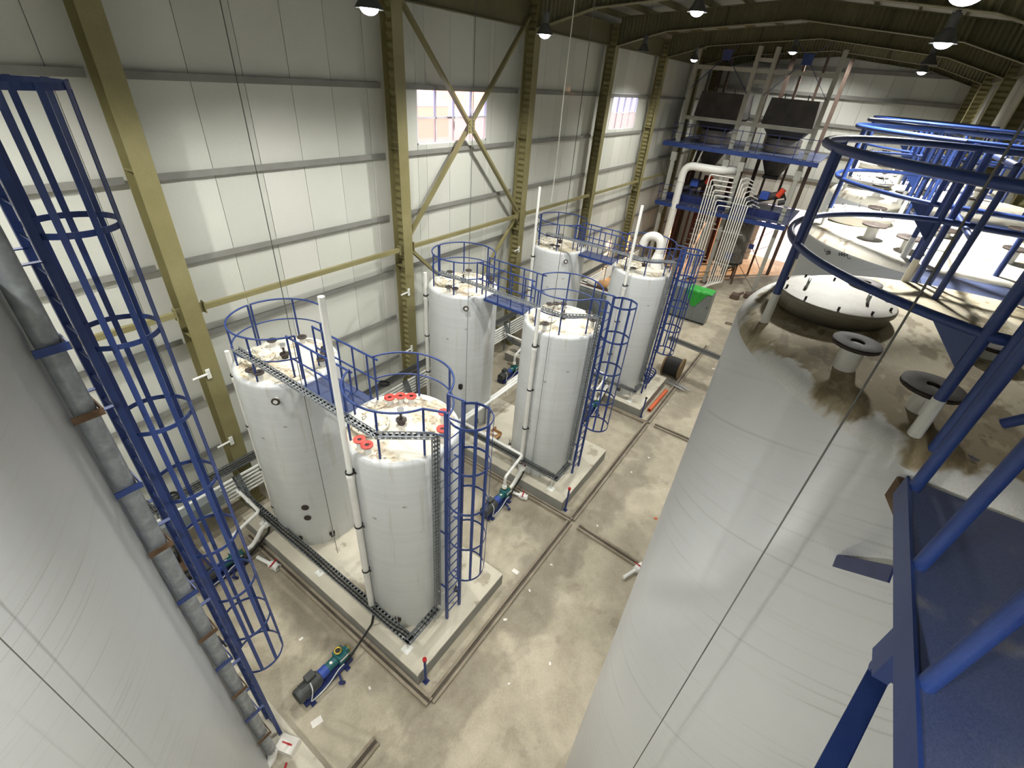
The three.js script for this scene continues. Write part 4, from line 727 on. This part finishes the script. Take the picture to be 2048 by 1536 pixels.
// wide white duct and the bundles of thin pipes
{
  const t = thing('air_duct', 'wide pale duct bending down the tower front by the window wall', 'duct', [0, 0, -32.6]); part('tube', bent([[-6.3, 7.0, -1.2], [-7.2, 7.0, 0], [-9.3, 7.0, 0], [-9.3, 0.1, 0]], 0.23, 0.6, 20), M.whitePipe, t); for (const y of [6.0, 4.3, 2.6, 1.2]) part('joint_ring', ringDisc(0.22, 0.245, 0.04).translate(-9.3, y, 0), M.frpPlain, t); part('bracket', [rod([-8.6, 7.25, 0], [-8.45, 8.0, 0], 0.05), rod([-8.9, 7.25, 0], [-8.8, 8.0, 0], 0.05)], M.towerGrey, t);
}
for (const [bx, n, s, nm, note] of [[-7.55, 7, 1, 'conveying_pipe', 'bundle by the grey tower leg'], [-5.72, 7, -1, 'conveying_pipe', 'bundle beside the silo']])
  for (let k = 0; k < n; k++) {
    const x = bx + (s > 0 ? k * 0.16 : k * 0.14), yt = 6.75 - k * 0.27 * (s > 0 ? 1 : 0.85), t = thing(nm, `thin white conveying pipe of the ${note}, ${['tallest', 'second tallest', 'third tallest', 'middle', 'third shortest', 'second shortest', 'shortest'][k]}`, 'pipe', [x, 0, -32.3], 'thin white conveying pipes');
    const end = s > 0 ? [[0, yt, 0], [1.35 - k * 0.1, yt, -0.15]] : [[0, yt, 0], [0.15, yt + 0.05, -0.7], [0.5, yt - 0.15, -1.2]];
    part('tube', bent([[0.2 - k * 0.16, 0.28 + k * 0.05, 2.6 - k * 0.1], [0, 0.3 + k * 0.05, 0], ...end], 0.035, 0.12, 10), M.whitePipe, t);
  }
for (const [x, w, ys, n] of [[-7.0, 1.3, [5.6, 4.0, 1.9], 'by the grey tower leg'], [-5.6, 1.9, [5.4, 3.7, 1.7], 'beside the silo']]) ys.forEach((y, k) => solo('pipe_clamp', `${['upper', 'middle', 'lower'][k]} grey bar holding the pipe bundle ${n}`, 'clamp', box(w, 0.05, 0.05, x, y, -32.36), M.towerGrey, [0, 0, 0], 'pipe bundle bars'));
{ const t = thing('mixing_silo', 'dark grey cylindrical silo under the tower deck', 'silo', [-5.35, 0, -34.6]); part('body', lathe([[0, 0.9], [0.3, 0.85], [0.92, 1.35], [0.95, 1.45], [0.95, 4.4], [0, 4.45]], 36), M.silo, t); part('rim', [...band(0, 1.45, 0, 0.97, 0, 360, 0.1, 0.02)], M.black, t); part('outlet', rod([0, 0.4, 0], [0, 0.95, 0], 0.22, 14), M.towerBrown, t); for (const a of [0.5, 2.1, 3.7, 5.3]) part('leg', rod([Math.cos(a) * 0.9, 0, Math.sin(a) * 0.9], [Math.cos(a) * 0.9, 1.5, Math.sin(a) * 0.9], 0.06, 8), M.towerBrown, t); }
{ const t = thing('screw_elevator', 'brown lattice elevator leaning under the tower deck', 'elevator', [0, 0, 0]); part('casing', [bar([-8.3, 0.2, -34.4], [-7.7, 4.6, -35.0], 0.6, 0.5, [0, 0, 1])], M.brownTube, t); part('lattice', Array.from({ length: 12 }, (_, k) => box(0.62, 0.05, 0.06, -8.26 + k * 0.05, 0.5 + k * 0.35, -34.12 - k * 0.048)), M.towerGrey, t); }
for (const [x, z] of [[-10.3, -37.4], [-8.9, -37.2], [-7.3, -37.6]]) solo('rusty_standpipe', 'rust-brown standing pipe behind the tower', 'pipe', rod([x, 0, z], [x, 6, z], 0.16, 12), M.brownTube, [0, 0, 0], 'rust-brown standing pipes');
// warm floodlights behind the tower
function flood(label, x, y, z, dir, power, ang) {
  const t = thing('flood_lamp', label, 'lamp', [x, y, z], 'warm flood lamps'); t.lookAt(x + dir[0], y + dir[1], z + dir[2]);
  part('housing', rbox(0.36, 0.26, 0.16, 0, 0, -0.1, 0.02), M.shade, t); part('lens', box(0.3, 0.2, 0.012, 0, 0, -0.012), M.bulbWarm, t); part('yoke', [box(0.02, 0.3, 0.03, -0.2, -0.06, -0.1), box(0.02, 0.3, 0.03, 0.2, -0.06, -0.1), box(0.42, 0.02, 0.03, 0, -0.2, -0.1)], M.steel, t);
  const s = new THREE.SpotLight(new THREE.Color(1, 0.44, 0.17), power, 0, ang, 0.6, 2); s.position.set(0, 0, 0.04); s.target.position.set(0, 0, 2); s.castShadow = true; s.shadow.radius = 5; t.add(s); t.add(s.target);
}
flood('warm flood lamp on a rafter beside the fifth column', -9.9, 13.0, -30.3, [0.5, -0.1, 0.8], 8, 1.0); flood('warm flood lamp on a rafter nearer the ridge', -8.4, 13.25, -30.3, [0.4, -0.1, 0.9], 8, 1.0); flood('warm flood lamp on a rafter third from the column', -7.0, 13.4, -30.3, [0.2, -0.1, 0.9], 8, 1.0);
// ---------------------------------------------------------------- cabinets and loose things
{
  const t = thing('switch_cabinet', 'grey switch cabinet with green plastic thrown over it', 'cabinet', [-5.2, 0, -26.3]); part('body', rbox(2.2, 1.72, 0.7, 0, 0.94, 0, 0.015), M.cabinet, t); part('base_frame', box(2.16, 0.1, 0.66, 0, 0.05, 0), M.black, t); for (const s of [-1, 0, 1]) { const d = part('door', rbox(0.7, 1.6, 0.02, s * 0.72, 0.95, 0.355, 0.006), M.cabinet, t); part('handle', box(0.03, 0.14, 0.03, s * 0.72 + 0.27, 1.05, 0.375), M.black, d); }
  const n = 22, pos = [], idx = []; for (let i = 0; i <= n; i++) for (let j = 0; j <= n; j++) { const u = i / n, v = j / n, x = -0.75 + u * 1.35, L = v * 1.55 * (0.75 + 0.25 * Math.sin(u * 5)), over = 0.72; let y = 0, z; if (L < over) { z = -0.33 + L; y = 0.03 + 0.06 * fbm(u, v, 6, 6, 3, 5); } else { z = 0.39 + 0.05 * fbm(u, v, 9, 9, 2, 6) + 0.02; y = -(L - over) * (0.55 + 0.6 * Math.sin(u * 3.1)); } pos.push(x + 0.05 * fbm(u, v, 8, 8, 2, 7), 1.82 + y, z + 0.03 * Math.sin(u * 22)); }
  for (let i = 0; i < n; i++) for (let j = 0; j < n; j++) { const a = i * (n + 1) + j; idx.push(a, a + 1, a + n + 2, a, a + n + 2, a + n + 1); } const g = new THREE.BufferGeometry(); g.setAttribute('position', new THREE.Float32BufferAttribute(pos, 3)); g.setAttribute('uv', new THREE.Float32BufferAttribute(new Array(pos.length / 3 * 2).fill(0), 2)); g.setIndex(idx); g.computeVertexNormals();
  solo('plastic_sheet', 'crumpled green plastic sheet hanging over the switch cabinet', 'sheet', g.toNonIndexed(), M.green, [-4.75, 0, -26.3]);
}
{ const t = thing('switch_cabinet', 'grey cabinet row behind the third aisle tank with pipes on top', 'cabinet', [-8.4, 0, -20.7]); part('body', rbox(2.6, 2.3, 0.9, 0, 1.2, 0, 0.015), M.cabinet, t); part('base_frame', box(2.5, 0.1, 0.85, 0, 0.05, 0), M.black, t); for (const s of [-1, 1]) part('door', rbox(1.2, 2.15, 0.02, s * 0.63, 1.2, 0.455, 0.006), M.cabinet, t); }
for (let k = 0; k < 4; k++) solo('loose_pipe', `loose ${['white', 'brown', 'white', 'dark'][k]} pipe lying on the cabinet row, ${['foremost', 'second', 'third', 'rearmost'][k]}`, 'pipe', rod([-9.6, 2.41, -20.45 - k * 0.16], [-7.3 + k * 0.12, 2.41, -20.5 - k * 0.14], 0.06, 10), [M.whitePipe, M.brownTube, M.whitePipe, M.black][k], [0, 0, 0], 'loose pipes on the cabinet row');
for (let k = 0; k < 3; k++) solo('sack', `${['pale', 'brown', 'grey'][k]} crumpled sack on the cabinet row`, 'sack', flat(new THREE.SphereGeometry(0.3, 14, 10)).scale(1.3, 0.55, 0.9).translate(-8.9 + k * 0.55, 2.62 + (k % 2) * 0.05, -20.75), [M.card, M.cardboard, M.frpPlain][k], [0, 0, 0], 'sacks on the cabinet row');
// cable tunnel between the third plinth and the tall tanks
{ const t = thing('cable_tray', 'grey cable tray crossing above the aisle to the tall tanks', 'cable tray', [0, 0, 0]); trayRun(t, [-4.5, 1.25, -20.4], [-0.35, 1.25, -19.9], 0.42); cablesIn(t, [[-4.5, 1.27, -20.4, 0, 1], [-2.5, 1.27, -20.16, 0, 1], [-0.35, 1.27, -19.9, 0, 1]], 6, 0.05); for (const x of [-4.2, -2.0]) part('leg', box(0.05, 1.24, 0.05, x, 0.62, -20.35 + (x + 4.5) * 0.12), M.galv, t); }
{ const t = thing('cable_drum', 'wooden-sided drum of black cable by the third plinth', 'cable drum', [-3.72, 0.0, -19.35]); part('flange', rod([-0.4, 0.5, 0], [-0.33, 0.5, 0], 0.5, 28), M.wood, t); part('flange', rod([0.33, 0.5, 0], [0.4, 0.5, 0], 0.5, 28), M.wood, t); part('wound_cable', rod([-0.33, 0.5, 0], [0.33, 0.5, 0], 0.43, 28), M.cableReel, t); }
solo('rope_coil', 'blue rope bundle hanging on the foot of the third aisle tank ladder', 'rope', [0, 1, 2, 3, 4].map((k) => flat(new THREE.TorusGeometry(0.22 - k * 0.015, 0.025, 6, 20)).rotateY(0.5 + k * 0.2).translate(-3.98, 1.35 - k * 0.1, -16.62)), M.blue);
solo('orange_pipe', 'orange-brown plastic pipe lying on the kerb beside the third plinth', 'pipe', lathe([[0.06, 0], [0.08, 0], [0.08, 1.9], [0.06, 1.9], [0.06, 0]], 16).rotateX(-Math.PI / 2).rotateY(-0.02).translate(-3.44, 0.085, -15.95), M.orange);
for (let k = 0; k < 4; k++) solo('metal_strip', 'bright metal profile lying across the kerb near the cable drum', 'profile', [bar([-3.7 + k * 0.05, 0.12 + k * 0.012, -18.5 - k * 0.09], [-2.75 + k * 0.1 - (k % 2) * 0.25, 0.11 + k * 0.01, -18.35 - k * 0.07], 0.05, 0.012)], M.steel, [0, 0, 0], 'bright metal profiles on the kerb');
{ const t = thing('carton', 'white carton with red tape on the tall tank plinth corner', 'carton', [-4.62, 0.421, -0.82]); t.rotation.y = 0.35; part('body', rbox(0.34, 0.2, 0.26, 0, 0.1, 0, 0.006), M.card, t); part('tape', box(0.2, 0.003, 0.03, 0, 0.2015, 0), M.red, t); }
solo('red_strap', 'red strap lying below the white carton', 'strap', smoothTube([[-4.45, 0.44, -0.66], [-4.35, 0.44, -0.52], [-4.40, 0.44, -0.40], [-4.28, 0.44, -0.28]], 0.02, 20, 6), M.red); solo('strap_roll', 'white roll of strapping on the tall tank plinth', 'roll', ringDisc(0.05, 0.12, 0.05, 24).translate(-4.28, 0.425, -0.36), M.card);
{ const t = thing('torn_box', 'torn brown cardboard box with white packing on the second plinth', 'box', [-7.05, 0.421, -10.35]); part('cardboard', [box(0.34, 0.02, 0.26, 0, 0.01, 0), bar([-0.17, 0.02, -0.13], [-0.2, 0.12, -0.13], 0.28, 0.01), bar([0.17, 0.02, 0.1], [0.22, 0.12, 0.1], 0.28, 0.01), box(0.34, 0.12, 0.01, 0, 0.06, -0.13)], M.cardboard, t); part('packing', [rbox(0.18, 0.06, 0.12, -0.02, 0.06, 0.03, 0.02), rbox(0.3, 0.04, 0.12, -0.05, 0.03, 0.32, 0.015), rbox(0.1, 0.05, 0.22, -0.28, 0.03, 0.26, 0.015)], M.card, t); }
// scraps on the floor
[[-3.55, -6.62, 0.12], [-4.75, -1.42, 0.14], [-2.95, -6.4, 0.05], [-3.0, -5.4, 0.06], [-1.6, -5.2, 0.05], [-2.9, -7.4, 0.05], [-6.4, -2.2, 0.06], [-4.4, -2.45, 0.05], [-5.6, -8.3, 0.05], [-2.5, -9.4, 0.05], [-1.2, -10.8, 0.07], [-2.6, -12.2, 0.05], [-2.4, -13.3, 0.06], [-2.1, -4.3, 0.04], [-3.0, -17.0, 0.05], [-2.3, -21.4, 0.09]].forEach(([x, z, s], k) => { const g = rbox(s * 1.5, 0.008 + s * 0.05, s, 0, 0.006, 0, 0.004); g.rotateY(k * 1.3); solo('litter_scrap', ['white card lying beside the kerb of the first plinth', 'white paper scrap near the open-inlet pump'][k] || 'small pale litter scrap on the floor', 'litter', g, k === 10 ? M.orange : M.card, [x, 0.003, z], k > 1 ? 'litter scraps' : undefined); });
for (let k = 0; k < 3; k++) solo('floor_steel_pile', 'dark scrap steel on the floor before the doorway', 'scrap', [rbox(0.5 + 0.2 * k, 0.35, 0.5, 0, 0.18, 0, 0.08), rod([-0.3, 0.1, 0.2], [0.4, 0.5 + 0.1 * k, -0.1], 0.08, 8)], M.towerBrown, [-3.7 + k * 0.75, 0, -31.6 - k * 0.8], 'scrap steel before the doorway');
renderer.render(scene, camera);
